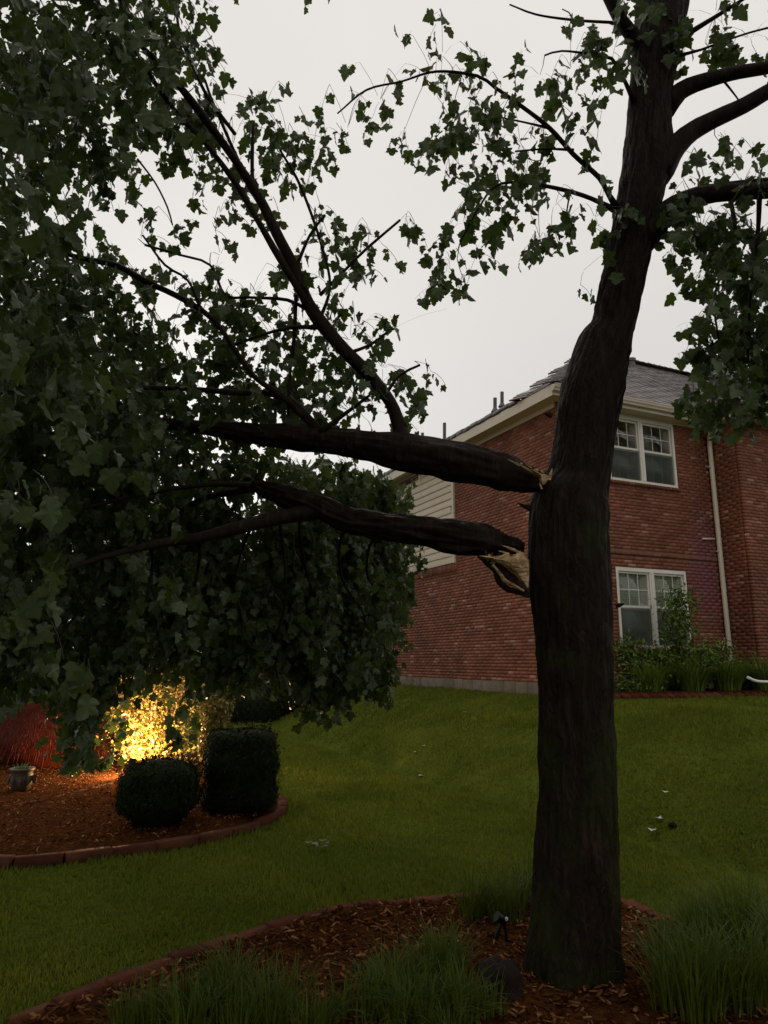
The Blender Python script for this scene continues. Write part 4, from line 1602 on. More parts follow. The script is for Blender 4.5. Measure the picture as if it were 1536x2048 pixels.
CL = [  # sparse shoots against the sky, right
    (885, 112, 40, 34, 12), (760, 200, 62, 26, 20), (695, 255, 40, 30, 12), (650, 275, 26, 26, 8), (810, 258, 32, 26, 10), (870, 158, 60, 18, 14),
    (905, 262, 40, 52, 38), (890, 350, 18, 55, 16), (950, 195, 45, 34, 20), (975, 285, 55, 32, 24), (1040, 285, 52, 26, 22), (1090, 250, 50, 24, 14), (1135, 300, 42, 18, 12), (1190, 305, 22, 20, 6),
    (1000, 385, 50, 30, 22), (1050, 395, 48, 30, 18), (925, 445, 60, 28, 26), (900, 520, 18, 40, 16), (932, 575, 20, 16, 5), (893, 618, 16, 14, 4), (1080, 475, 40, 26, 16), (1110, 410, 26, 22, 7), (1190, 435, 34, 40, 20), (1168, 540, 24, 18, 6),
    (1080, 150, 50, 30, 14), (1142, 135, 40, 38, 20), (1205, 105, 34, 50, 26), (1222, 178, 24, 30, 12), (1240, 60, 32, 50, 22), (1318, 70, 36, 60, 16),
    # right of the trunk
    (1430, 30, 90, 36, 36), (1500, 75, 40, 36, 20), (1370, 60, 30, 30, 8), (1365, 355, 30, 28, 10), (1462, 310, 16, 14, 5), (1530, 310, 16, 18, 6), (1400, 310, 20, 20, 5), (1382, 420, 46, 30, 24), (1400, 462, 56, 34, 46), (1485, 430, 60, 60, 80), (1350, 498, 24, 18, 8),
    (1480, 545, 60, 60, 84), (1450, 640, 46, 60, 62), (1505, 680, 46, 80, 110), (1420, 740, 24, 36, 24), (1485, 790, 50, 34, 70), (1420, 812, 36, 14, 20), (1680, 110, 110, 60, 70), (1760, 300, 110, 90, 90), (1700, 420, 90, 60, 70), (1560, 560, 50, 160, 120), (1580, 760, 60, 80, 60),
    # left, above the limb
    (425, 4, 34, 14, 6), (620, 16, 14, 16, 5), (700, 6, 14, 10, 3),
    (530, 210, 40, 30, 24), (575, 270, 46, 44, 30), (620, 330, 34, 34, 22), (560, 335, 46, 46, 30), (465, 290, 76, 42, 56), (520, 400, 60, 46, 26), (440, 425, 40, 34, 16), (352, 462, 22, 18, 6), (440, 510, 22, 34, 9), (650, 265, 30, 30, 12),
    (640, 435, 42, 50, 22), (742, 470, 42, 34, 16), (812, 430, 28, 20, 14), (645, 520, 70, 34, 26), (600, 600, 80, 46, 40), (705, 560, 40, 32, 16), (500, 590, 70, 46, 48), (560, 680, 90, 50, 62), (700, 680, 60, 40, 34),
    (640, 745, 90, 46, 62), (765, 735, 44, 46, 26), (852, 728, 18, 14, 5), (700, 820, 90, 30, 48), (805, 785, 26, 44, 18), (520, 760, 70, 50, 50), (500, 660, 60, 40, 36), (440, 600, 60, 36, 30), (400, 640, 70, 40, 40), (480, 830, 90, 40, 60), (600, 800, 60, 40, 36),
    (330, 560, 50, 30, 16), (280, 480, 40, 30, 14), (390, 330, 40, 30, 16)]
for c_ in CL:
    left = c_[0] < 860
    cluster(*c_[:4], int(c_[4] * ((1.5 if c_[1] > 540 else 1.35) if left else 1.6) + 1), Y=4.22 if left else 3.98, dy=.28, size=.074 if left else .084, per=4, ln=.17)
# dense mass, left
DN = [(140, 50, 190, 70, 400, 3.2, .8), (330, 40, 70, 60, 150, 3.6, .6), (340, 140, 40, 60, 70, 3.6, .5), (60, 190, 100, 70, 200, 3.0, .7), (210, 190, 80, 50, 110, 3.3, .5), (60, 320, 100, 50, 80, 4.2, .5), (190, 300, 70, 50, 60, 4.3, .4), (250, 340, 30, 30, 16, 4.3, .3),
      (40, 440, 60, 70, 120, 3.4, .6), (150, 440, 50, 60, 50, 4.3, .4), (110, 560, 100, 40, 110, 3.8, .6), (230, 560, 50, 30, 26, 4.3, .4), (60, 620, 90, 70, 180, 3.4, .6), (200, 650, 120, 50, 170, 4.1, .6), (370, 720, 110, 50, 120, 4.5, .4), (120, 750, 150, 80, 330, 3.5, .8),
      (290, 800, 150, 45, 180, 4.5, .5), (150, 860, 180, 70, 420, 3.6, .9), (420, 820, 120, 30, 70, 4.8, .3), (330, 940, 120, 50, 160, 4.6, .5), (560, 940, 100, 16, 50, 5.0, .3), (250, 590, 60, 30, 26, 4.4, .4),
      (700, 945, 80, 14, 60, 5.8, .5), (500, 930, 100, 16, 110, 5.0, .3), (640, 935, 70, 12, 60, 5.6, .3), (735, 965, 36, 20, 70, 6.2, .3), (765, 1010, 24, 26, 40, 6.3, .3), (440, 900, 60, 20, 60, 4.8, .3), (-170, 400, 150, 500, 700, 3.0, 1.0), (-170, 1000, 150, 300, 500, 3.0, 1.0)]
for cx, cy, rx, ry, n, Y, dy in DN:
    cluster(cx, cy, rx, ry, int(n * 1.9), Y, dy, lead=False, per=6, ln=.22, down=.6, size=.075)


# the hanging curtain: long drooping shoots
def curtain(cx, y0, y1, Y, n, w, size=.070):
    for _ in range(int(n * 1.35)):
        px = cx + rng.uniform(-w, w)
        ya = y0 + rng.uniform(-30, 60)
        yb = y1 + rng.uniform(-70, 10)
        Yq = Y + rng.uniform(-.45, .45)
        Yq = max(Yq, Y - .25)
        p = at(px, ya, Yq)
        e = at(px + rng.normal(0, 10), yb, Yq + rng.normal(0, .1))
        mid = (p + e) / 2 + np.array([rng.normal(0, .07), rng.normal(0, .07), .05])
        Q, _ = resample([p, mid, e], [1, 1, 1], .09)
        twig(Q, .003, .0015)
        for q in Q[::1]:
            for _k in range(2):
                sprig(q, np.array([rng.normal(0, 1), rng.normal(0, 1), -.2]), rng.uniform(.05, .18), 3, size, 1.6)


for cx, y0, y1, Y, n, w in [(800, 985, 1200, 6.4, 5, 22), (770, 975, 1290, 6.2, 8, 30), (740, 965, 1375, 6.0, 10, 34), (700, 965, 1395, 5.8, 11, 34), (655, 975, 1400, 5.7, 10, 34), (610, 970, 1425, 5.6, 10, 30), (690, 1050, 1330, 5.2, 8, 60),
                            (560, 980, 1350, 5.4, 9, 40), (500, 980, 1340, 5.3, 9, 40), (440, 980, 1370, 5.2, 9, 40), (380, 980, 1330, 5.1, 9, 40), (320, 980, 1320, 4.9, 9, 40), (260, 980, 1340, 4.4, 8, 40), (200, 960, 1400, 4.3, 7, 30), (150, 950, 1500, 4.6, 7, 20),
                            (90, 940, 1370, 3.9, 8, 50), (30, 930, 1370, 3.7, 8, 50), (-60, 930, 1430, 3.2, 8, 60), (480, 1120, 1320, 4.7, 6, 80), (320, 1130, 1320, 4.4, 6, 80), (620, 1080, 1370, 6.4, 8, 110), (400, 1060, 1370, 6.0, 8, 120)]:
    curtain(cx, y0, y1, Y, n, w)
# the nearest shoots, hanging close to the camera on the left
NEAR = [(190, 830, 50, 40, 10, 1.75), (60, 800, 60, 50, 10, 1.8), (30, 960, 40, 60, 10, 1.5), (120, 1150, 50, 50, 9, 1.7), (70, 1010, 60, 40, 8, 1.9), (230, 930, 50, 40, 8, 2.1), (40, 1250, 50, 60, 10, 1.7), (180, 1300, 60, 50, 10, 2.1),
        (60, 120, 90, 90, 26, 1.7), (200, 60, 120, 60, 26, 1.9), (290, 180, 60, 60, 16, 2.0), (60, 380, 60, 60, 14, 1.8), (100, 500, 70, 40, 12, 1.9), (320, 60, 60, 60, 18, 2.2), (20, 650, 60, 80, 16, 1.8), (300, 1180, 80, 60, 14, 2.6), (330, 1010, 80, 50, 12, 2.6), (90, 250, 90, 60, 18, 1.9)]
for cx, cy, rx, ry, n, Y in NEAR:
    cluster(cx, cy, rx, ry, int(n * 1.3), Y * 1.35, .15, lead=False, per=3, ln=.12, size=.088, down=.7)
# leaves hanging just in front of the lit shrub
for cx, cy, rx, ry, n, Y in [(225, 1480, 26, 36, 26, 8.6), (250, 1440, 26, 30, 22, 8.8), (190, 1520, 20, 22, 14, 8.4), (366, 1440, 26, 30, 16, 5.8), (180, 1400, 40, 24, 20, 8.6), (300, 1380, 50, 30, 22, 8.6)]:
    cluster(cx, cy, rx, ry, n, Y, .2, lead=False, per=4, ln=.15, down=.8)
cluster(347, 470, 16, 18, 8, 3.2, .05, lead=False, per=4, ln=.08, size=.08)
seen_n = len(L_pos)
# unseen crown above, extended over and behind the camera to shade the scene
for _ in range(4200):
    p = np.array([rng.uniform(-7.5, 4.5), rng.uniform(-4.5, 8.0), rng.uniform(2.8, 9.0)])
    if p[1] < .3 and p[2] < 2.6 - p[1] * .2:
        continue
    v = axial(p)
    up = (-(p[1]) * SP + (p[2] - EYE) * CP) / max(v, .1)
    if up < .85:
        continue
    sprig(p, rng.normal(0, 1, 3), .3, 8, .10, 1.0)

# far side of the hanging crown, leaves added to shade the left bed
for _ in range(1500):
    p = np.array([rng.uniform(-7.5, -1.2), rng.uniform(4.5, 10), rng.uniform(3.2, 7.0)])
    v = axial(p)
    if 768 + p[0] / v * F > 250 + rng.uniform(-90, 40) or 1024 - (-(p[1]) * SP + (p[2] - EYE) * CP) / v * F < 640 + rng.uniform(-30, 40) or 1024 - (-(p[1]) * SP + (p[2] - EYE) * CP) / v * F > 900:
        continue
    if np.linalg.norm([(768 + p[0] / v * F - 300) / 110, (1024 - (-(p[1]) * SP + (p[2] - EYE) * CP) / v * F - 400) / 130]) < 1:
        continue
    sprig(p, rng.normal(0, 1, 3), .4, 9, .11, 1.2)

L_pos, L_tip, L_az, L_sc = np.array(L_pos), np.array(L_tip), np.array(L_az), np.array(L_sc)
FR = frames(L_tip, L_az)
dd = L_pos[:, 1] * CP + (L_pos[:, 2] - EYE) * SP
uu = L_pos[:, 0] / dd
vv = (-(L_pos[:, 1]) * SP + (L_pos[:, 2] - EYE) * CP) / dd
inf_ = (np.abs(uu) < .56) & (np.abs(vv) < .74) & (dd > .5)
big = np.where(inf_, L_sc / dd, 0)
order = np.argsort(-big)
pick300 = order[:300]
rest_i = order[300:]
lm = [make_mesh('leaf', TV, TT, 'leaf') for TV, TT in LEAF]
for i in pick300:
    o = bpy.data.objects.new('leaf', lm[int(i) % len(lm)])
    R_ = FR[i] * L_sc[i]
    mt = Matrix(((R_[0][0], R_[0][1], R_[0][2], 0), (R_[1][0], R_[1][1], R_[1][2], 0), (R_[2][0], R_[2][1], R_[2][2], 0), (0, 0, 0, 1)))
    mt.translation = Vector([float(k) for k in (L_pos[i] - tree_base)])
    o.matrix_basis = mt
    o.parent = tree
    COL.objects.link(o)
hi = rest_i[big[rest_i] > .0085]
lo = rest_i[big[rest_i] <= .0085]
V1, F1 = leaves_mesh(L_pos[hi], FR[hi], L_sc[hi], LEAF)
V2, F2 = leaves_mesh(L_pos[lo], FR[lo], L_sc[lo], LEAF_LO)
obj('foliage', np.concatenate([V1, V2]), np.concatenate([F1, F2 + len(V1)]), 'leaf', tree, kind='stuff')
obj('twigs', np.concatenate(TW_V), np.array(TW_F), 'petiole', tree, kind='stuff')
print('LEAVES', len(L_pos), 'tris', len(F1) + len(F2), 'twig quads', len(TW_F))


# ------------------------------------------------------------------ shrubs
def small_leaves(pts, nrm, size, templ='quad', jitter=.7, seed=1, long=1.6):
    """pointed little leaves at pts, roughly facing nrm"""
    r = np.random.default_rng(seed)
    n = len(pts)
    z = nrm + r.normal(0, jitter, (n, 3))
    z /= np.linalg.norm(z, axis=1)[:, None]
    x = np.cross(z, r.normal(0, 1, (n, 3)))
    x /= np.linalg.norm(x, axis=1)[:, None]
    y = np.cross(z, x)
    s = size * r.uniform(.6, 1.3, n)
    T = np.array([[0, 0, 0], [.28, .42, .1], [0, 1, -.08], [-.28, .42, .1]]) * np.array([1.3, long, 1])
    W = pts[:, None] + s[:, None, None] * (T[None, :, 0:1] * x[:, None] + T[None, :, 1:2] * y[:, None] + T[None, :, 2:3] * z[:, None])
    Ff = (np.array([[0, 1, 2], [0, 2, 3]])[None] + (np.arange(n) * 4)[:, None, None]).reshape(-1, 3)
    return W.reshape(-1, 3), Ff


def super_shape(c, rad, p, n, seed, bumps=.05):
    """points on a rounded box; p large = boxy"""
    r = np.random.default_rng(seed)
    d = r.normal(0, 1, (n, 3))
    d /= np.linalg.norm(d, axis=1)[:, None]
    k = (np.abs(d) ** p).sum(1) ** (-1 / p)
    q = d * k[:, None]
    w = 1 + bumps * (np.sin(q[:, 0] * 7 + seed) * np.cos(q[:, 1] * 6) + np.sin(q[:, 2] * 8 + seed * 2))
    pts = c + q * np.asarray(rad) * w[:, None]
    g = np.sign(q) * np.abs(q) ** (p - 1) / np.asarray(rad)
    g /= np.linalg.norm(g, axis=1)[:, None]
    return pts, g


def ball_mesh(c, rad, p, seed, bumps=.05, nu=28, nv=18):
    V = []
    for i in range(nv + 1):
        th = PI * i / nv
        for j in range(nu):
            ph = 2 * PI * j / nu
            d = np.array([math.sin(th) * math.cos(ph), math.sin(th) * math.sin(ph), math.cos(th)])
            q = d * (np.abs(d) ** p).sum() ** (-1 / p)
            w = 1 + bumps * (math.sin(q[0] * 7 + seed) * math.cos(q[1] * 6) + math.sin(q[2] * 8 + seed * 2))
            V.append(c + q * np.asarray(rad) * w)
    Fl = []
    for i in range(nv):
        for j in range(nu):
            Fl.append((i * nu + j, i * nu + (j + 1) % nu, (i + 1) * nu + (j + 1) % nu, (i + 1) * nu + j))
    return np.array(V), Fl


def clipped(name, c, rad, p, n, size, mat, label, seed, rot=0., core='boxcore', cat='shrub'):
    base = np.array([c[0], c[1], float(gz(c[0], c[1]))])
    t = thing(name, base, label, cat)
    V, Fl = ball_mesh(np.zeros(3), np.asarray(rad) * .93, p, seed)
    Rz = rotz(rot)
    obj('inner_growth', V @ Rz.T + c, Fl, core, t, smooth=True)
    pts, g = super_shape(np.zeros(3), rad, p, n, seed)
    pts = pts * np.random.default_rng(seed).uniform(.93, 1.03, (n, 1))
    q_ = np.random.default_rng(seed + 500)
    k_ = q_.integers(0, n, 260)
    st = [pts]
    for u_ in range(6):                      # stray shoots poking out of the clipped face
        st.append(pts[k_] + (g[k_] * .6 + np.array([0, 0, .5])) * size * (.8 * u_) * q_.uniform(.3, 1, (260, 1)))
    gg = np.concatenate([g] + [g[k_]] * 6)
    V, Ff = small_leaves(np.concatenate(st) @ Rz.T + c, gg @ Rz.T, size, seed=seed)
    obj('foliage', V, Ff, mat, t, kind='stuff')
    return t


hq = gp(478, 1652)
hq[1] += .36
hq[0] = ray(480, 1560)[0] / ray(480, 1560)[1] * hq[1]
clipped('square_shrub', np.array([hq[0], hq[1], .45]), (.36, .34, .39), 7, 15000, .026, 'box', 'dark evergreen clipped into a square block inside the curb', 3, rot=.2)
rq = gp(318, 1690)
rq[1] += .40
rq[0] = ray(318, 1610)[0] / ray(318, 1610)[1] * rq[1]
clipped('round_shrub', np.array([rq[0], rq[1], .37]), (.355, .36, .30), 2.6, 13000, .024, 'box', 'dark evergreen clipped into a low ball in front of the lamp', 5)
# upright shrub whose lamp-side glows, behind the square one
uq = np.array([ray(424, 1590)[0] / ray(424, 1590)[1] * 9.5, 9.5, 0.])
t = thing('upright_shrub', uq, 'tall narrow small-leaved shrub lit gold on the side facing the lamp, behind the square one', 'shrub')
for k in range(5):
    a = k * 1.3
    V, Fl, _ = tube([uq + np.array([.03 * math.cos(a), .03 * math.sin(a), 0]), uq + np.array([.12 * math.cos(a), .12 * math.sin(a), .8]), uq + np.array([.14 * math.cos(a), .14 * math.sin(a), 1.6])], [.014, .010, .004], seg=6, step=.2)
    obj('stem', V, Fl, 'stem', t)
r_ = np.random.default_rng(77)
n = 9000
d = r_.normal(0, 1, (n, 3))
d /= np.linalg.norm(d, axis=1)[:, None]
pts = d * (r_.uniform(.55, 1, (n, 1)) ** .5) * np.array([.20, .26, .82]) * (1 + .15 * np.sin(d[:, 2:3] * 9)) + uq + np.array([0, 0, .95])
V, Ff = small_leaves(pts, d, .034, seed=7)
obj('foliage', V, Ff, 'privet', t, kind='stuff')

# the lit multi-stem shrub
lq = np.array([ray(300, 1540)[0] / ray(300, 1540)[1] * 10.6, 10.6, .09])
t = thing('lit_shrub', lq, 'many-stemmed shrub with yellow leaves glowing in the garden lamp light', 'shrub')
tips = []
r_ = np.random.default_rng(21)
for k in range(17):
    a = r_.uniform(0, 2 * PI)
    sp_ = r_.uniform(.25, .95)
    hgt = r_.uniform(1.1, 2.3)
    P_ = [lq + np.array([math.cos(a) * .08, math.sin(a) * .06, -.03]), lq + np.array([math.cos(a) * sp_ * .45, math.sin(a) * sp_ * .4, hgt * .35]),
          lq + np.array([math.cos(a) * sp_ * .8, math.sin(a) * sp_ * .7, hgt * .7]), lq + np.array([math.cos(a) * sp_, math.sin(a) * sp_, hgt])]
    V, Fl, path = tube(P_, [.024, .018, .011, .004], seg=7, step=.1, amp=.1)
    obj('stem', V, Fl, 'stem', t, smooth=True)
    tips += list(path[len(path) // 4:])
tips = np.array(tips)
n = 11500
pts = tips[r_.integers(0, len(tips), n)] + r_.normal(0, 1, (n, 3)) * np.array([.16, .16, .13])
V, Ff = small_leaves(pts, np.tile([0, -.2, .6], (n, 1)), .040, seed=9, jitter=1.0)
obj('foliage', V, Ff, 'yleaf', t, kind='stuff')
# basal shoots
n = 1500
pts = lq + r_.normal(0, 1, (n, 3)) * np.array([.22, .15, .14]) + np.array([.12, -.1, .28])
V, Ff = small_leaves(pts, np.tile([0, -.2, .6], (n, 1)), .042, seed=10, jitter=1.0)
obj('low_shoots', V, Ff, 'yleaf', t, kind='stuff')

# weeping red lace-leaf maple
wq = np.array([ray(95, 1545)[0] / ray(95, 1545)[1] * 11.0, 11.0, .05])
t = thing('weeping_maple', wq, 'low red lace-leaf shrub with drooping branches, glowing dull red at the left edge', 'shrub')
V, Fl, _ = tube([wq, wq + np.array([.05, 0, .4]), wq + np.array([-.02, .02, .8])], [.05, .04, .03], seg=9, step=.1, amp=.2)
obj('trunk', V, Fl, 'dark_bark', t)
r_ = np.random.default_rng(31)
n = 14000
a = r_.uniform(0, 2 * PI, n)
rad = r_.uniform(.05, 1, n) ** .6
z0_ = .95 - .68 * rad ** 3
ln = r_.uniform(.05, .20, n)
cx_, cy_ = wq[0] + np.cos(a) * rad * 1.0, wq[1] + np.sin(a) * rad * .8
w_ = r_.uniform(.0015, .005, n)
tw = r_.uniform(0, PI, n)
V = np.stack([np.stack([cx_ - w_ * np.cos(tw), cy_ - w_ * np.sin(tw), wq[2] + z0_], -1), np.stack([cx_ + w_ * np.cos(tw), cy_ + w_ * np.sin(tw), wq[2] + z0_], -1),
              np.stack([cx_ + np.cos(a) * ln * .35, cy_ + np.sin(a) * ln * .35, wq[2] + z0_ - ln], -1)], 1).reshape(-1, 3)
obj('foliage', V, np.arange(3 * n).reshape(-1, 3), 'red', t, kind='stuff')
V, Fl = ball_mesh(wq + np.array([0, 0, .40]), (.78, .6, .42), 2, 4)
obj('inner_growth', V, Fl, 'red', t, smooth=True)

# flower pot
pq = np.array([ray(40, 1590)[0] / ray(40, 1590)[1] * 8.8, 8.8, .09])
t = thing('garden_pot', pq, 'pale scalloped garden pot standing in shadow by the red weeping shrub', 'planter')
V, Fl = lathe([(.08, 0), (.11, .08), (.13, .17), (.11, .22), (.135, .25), (.135, .27), (.11, .27), (.10, .23)], pq, 24)
obj('bowl', V, Fl, 'pot', t, smooth=True)
mb = MB()
for k in range(10):
    a = 2 * PI * k / 10
    V, Fl = shard(pq + np.array([.128 * math.cos(a), .128 * math.sin(a), .19]), (math.cos(a) * .2, math.sin(a) * .2, -1), .11, .03)
    obj('scallop', np.array(V), Fl, 'pot', t)
V, Ff = blades(pq + np.array([0, 0, .22]), 30, .14, .012, .9, seed=5, rad=.08)
obj('strap_leaves', V, Ff, 'bush', t, kind='stuff')

# lit garden lamp (in front of the lit shrub, behind the ball)
lp = np.array([lq[0] + .02, 9.75, .10])
t = thing('garden_lamp', lp, 'small lit ground spotlight glowing warm at the foot of the yellow shrub', 'lamp')
V, Fl, _ = tube([lp - np.array([0, 0, .05]), lp + np.array([0, 0, .12])], [.012, .012], seg=8, step=.05)
obj('stake', V, Fl, 'black_metal', t)
Rt = np.array(Matrix.Rotation(math.radians(-38), 3, 'X'))
V, Fl = lathe([(.02, -.05), (.045, -.03), (.05, .06), (.055, .07)], lp + np.array([0, 0, .16]), 16, Rt)
obj('hood', V, Fl, 'black_metal', t, smooth=True)
V, Fl = lathe([(.001, .071), (.042, .073), (.042, .078), (.001, .08)], lp + np.array([0, 0, .16]), 16, Rt)
obj('lens', V, Fl, 'lit', t)
ld = bpy.data.lights.new('lamp_light', 'POINT')
ld.energy = 215
ld.color = (1.0, .60, .27)
ld.shadow_soft_size = .04
lo_ = bpy.data.objects.new('lamp_light', ld)
COL.objects.link(lo_)
lo_.parent = t
lo_.location = (0, .10, .30)
lo_.rotation_euler = (math.radians(180 - 25), 0, 0)

# window shrub with airy branches, against the house
sq = wall_pt('front', 2.05, 0, .55)
sq[2] = float(gz(sq[0], sq[1])) + .08
t = thing('window_shrub', sq, 'airy green shrub rising in front of the lower window', 'shrub')
r_ = np.random.default_rng(51)
tips = []
for k in range(11):
    a = r_.uniform(0, 2 * PI)
    s_ = r_.uniform(.25, 1.05)
    h_ = r_.uniform(.4, .92)
    if k == 0:
        s_, h_ = .1, 1.75
    P_ = [sq, sq + np.array([math.cos(a) * s_ * .4, math.sin(a) * s_ * .3, h_ * .5]), sq + np.array([math.cos(a) * s_, math.sin(a) * s_ * .5, h_])]
    V, Fl, path = tube(P_, [.012, .008, .003], seg=6, step=.1)
    obj('stem', V, Fl, 'dark_bark', t)
    tips += list(path[len(path) // 3:])
tips = np.array(tips)
n = 13000
pts = tips[r_.integers(0, len(tips), n)] + r_.normal(0, 1, (n, 3)) * np.array([.17, .12, .10])
V, Ff = small_leaves(pts, np.tile([0, -.2, .8], (n, 1)), .045, seed=12, jitter=.8, long=1.9)
obj('foliage', V, Ff, 'bush', t, kind='stuff')
for (tt, oo, h_, nn, lb, sd_) in [(1.0, .45, .45, 900, 'low dark leafy plant at the left end of the house bed', 1), (3.55, .6, .55, 1600, 'low leafy shrub between the window shrub and the downspout', 2), (4.6, 1.0, .4, 900, 'grey-green low plant beside the white drain pipe', 3)]:
    c = wall_pt('front', tt, 0, oo)
    c[2] = float(gz(c[0], c[1])) + .08
    r_ = np.random.default_rng(60 + sd_)
    d = r_.normal(0, 1, (nn, 3))
    pts = c + np.abs(d) * np.array([0, 0, h_ * .45]) + d * np.array([.2, .15, .05])
    V, Ff = small_leaves(pts, np.tile([0, -.2, .8], (nn, 1)), .045, seed=sd_ + 70, jitter=.8, long=1.8)
    obj('leafy_plant', V, Ff, 'bush', loc=c, label=lb, cat='plant')
# curved white drain pipe at the right edge
pts = [gp(1496, 1372) + np.array([0, 0, .22]), gp(1515, 1375) + np.array([0, 0, .15]), gp(1545, 1375) + np.array([0, 0, .13]), gp(1620, 1380) + np.array([0, 0, .16])]
pts = [np.array([p[0] / p[1] * 12.4, 12.4, EYE + (p[2] - EYE) / p[1] * 12.4]) for p in pts]
V, Fl, _ = tube(pts, [.024] * 4, seg=10, step=.05)
obj('drain_pipe', V, Fl, 'pvc', loc=pts[1], label='curved white plastic drain pipe lying at the right end of the house bed', cat='pipe', smooth=True)

# ------------------------------------------------------------------ near bed: grassy clumps, spotlight, boulder
clumps = [((440, 2040), .34, 260, 'grassy clump at the bottom edge left of the middle clumps'),
          ((370, 2090), .30, 200, 'leftmost grassy clump at the bottom edge of the near bed'),
          ((500, 2085), .33, 220, 'grassy clump at the bottom edge between the leftmost and the middle clumps'),
          ((770, 2040), .30, 240, 'grassy clump in the middle of the bed below the bare mulch patch'),
          ((840, 2010), .32, 240, 'taller grassy clump in front of the bare mulch patch'),
          ((905, 1985), .33, 240, 'grassy clump between the mulch patch and the dark stone'),
          ((860, 2090), .30, 220, 'grassy clump at the bottom edge left of the dark stone'),
          ((985, 1850), .30, 230, 'grassy clump behind the black spotlight'),
          ((1040, 1830), .30, 200, 'grassy clump touching the back left of the trunk'),
          ((1350, 1990), .34, 260, 'grassy clump right of the trunk beside the bare mulch'),
          ((1410, 1930), .38, 300, 'tall grassy clump right of the tree, back row'),
          ((1500, 1915), .40, 300, 'tallest grassy clump at the right edge'),
          ((1420, 2060), .36, 300, 'bottom grassy clump right of the tree roots'),
          ((1520, 2040), .38, 300, 'grassy clump in the bottom right corner'),
          ((640, 2085), .26, 170, 'low grassy clump at the bottom edge below the bare mulch patch'),
          ((930, 2075), .28, 190, 'low grassy clump at the bottom edge touching the dark stone'),
          ((300, 2075), .24, 150, 'lowest grassy clump by the brick edging in the bottom left'),
          ((1600, 1980), .40, 260, 'grassy clump beyond the right edge of the bed')]
for i, ((px, py), h_, n, lb) in enumerate(clumps):
    p = gp(px, py)
    p[2] += .04
    rq_ = np.random.default_rng(400 + i)
    VV, FF, k_ = [], [], 0
    for q in range(5):
        off = np.array([rq_.uniform(-.17, .17), rq_.uniform(-.12, .12), 0]) * (q > 0)
        v_, f_ = blades(p + off, int(n * rq_.uniform(.18, .42)), h_ * rq_.uniform(.7, 1.3) * (.82 if px < 950 else 1), .0058, rq_.uniform(.6, 1.1), seed=100 + i * 7 + q, droop=rq_.uniform(.7, 1.2), rad=.07, lean=rq_.uniform(.6, 1.05), seg=5)
        VV.append(v_)
        FF.append(f_ + k_)
        k_ += len(v_)
    V, Ff = np.concatenate(VV), np.concatenate(FF)
    obj('grass_clump', V, Ff, 'lily_near', loc=p, label=lb, cat='plant', group='grassy clumps in the near bed')

bq = gp(1000, 2010)
V, Fl = ball_mesh(bq + np.array([0, .02, .06]), (.11, .10, .14), 2.3, 11, bumps=.12, nu=24, nv=14)
obj('dark_stone', V, Fl, 'rock', loc=bq, smooth=True, label='dark lumpy stone standing against the left side of the tree foot', cat='stone')
sq = gp(1012, 1915)
sq[1] += .1
t = thing('unlit_spotlight', sq, 'small black unlit spotlight on a stake left of the tree foot', 'lamp')
V, Fl, _ = tube([sq + np.array([.028, 0, -.02]), sq + np.array([.018, 0, .10]), sq + np.array([.01, 0, .15])], [.008, .009, .010], seg=8, step=.03)
obj('stake', V, Fl, 'black_metal', t)
V, Fl, _ = tube([sq + np.array([-.05, 0, .0]), sq + np.array([-.035, 0, .07]), sq + np.array([-.005, 0, .14])], [.010, .012, .010], seg=8, step=.03)
obj('bracket', V, Fl, 'black_metal', t)
Rt = np.array(Matrix.Rotation(math.radians(-60), 3, 'Y')) @ np.array(Matrix.Rotation(math.radians(15), 3, 'X'))
V, Fl = lathe([(.012, -.035), (.022, -.03), (.026, .02), (.028, .03), (.026, .03)], sq + np.array([-.01, -.01, .165]), 16, Rt)
obj('hood', V, Fl, 'black_metal', t, smooth=True)
V, Fl = ball_mesh(sq + np.array([.022, -.025, .168]), (.010, .008, .012), 2, 1, bumps=0, nu=10, nv=8)
obj('glint_bead', V, Fl, 'glint', t, smooth=True)  # pale bead paints the white glint on the spotlight head

# ------------------------------------------------------------------ storm litter on the lawn
lit = [((838, 1556), .055, 'pale fallen leaf in the middle of the lawn below the swale'), ((1322, 1645), .06, 'pale bark scrap right of the trunk, upper one of two'), ((1306, 1667), .055, 'pale bark scrap right of the trunk, lower one of two'),
       ((828, 1508), .05, 'tiny pale leaf on the slope, left of a pair'), ((848, 1496), .045, 'tiny pale leaf on the slope, right of a pair'), ((538, 1436), .07, 'pale scrap on the far lawn by the dark distant shrub'),
       ((545, 1519), .05, 'pale leaf beside the top right corner of the square shrub'), ((932, 1428), .06, 'tiny pale scrap near the house foundation'), ((1332, 1590), .04, 'small pale fleck on the right-hand lawn')]
for i, ((px, py), s_, lb) in enumerate(lit):
    p = gp(px, py) + np.array([0, 0, .035])
    tip = np.array([[math.cos(i * 2.1), math.sin(i * 2.1), .12]])
    fr_ = frames(tip, np.array([i * 1.0]))
    # lie flat: normal up
    y_ = tip[0] / np.linalg.norm(tip[0])
    x_ = np.cross(y_, [0, 0, 1.])
    x_ /= np.linalg.norm(x_)
    z_ = np.cross(x_, y_)
    TV, TT = LEAF_LO[i % 4]
    V = (TV @ np.stack([x_, y_, z_], -1).T) * s_ * 1.3 + p
    obj('fallen_leaf', V, TT, 'pale', loc=p, label=lb, cat='leaf', group='storm litter on the lawn')
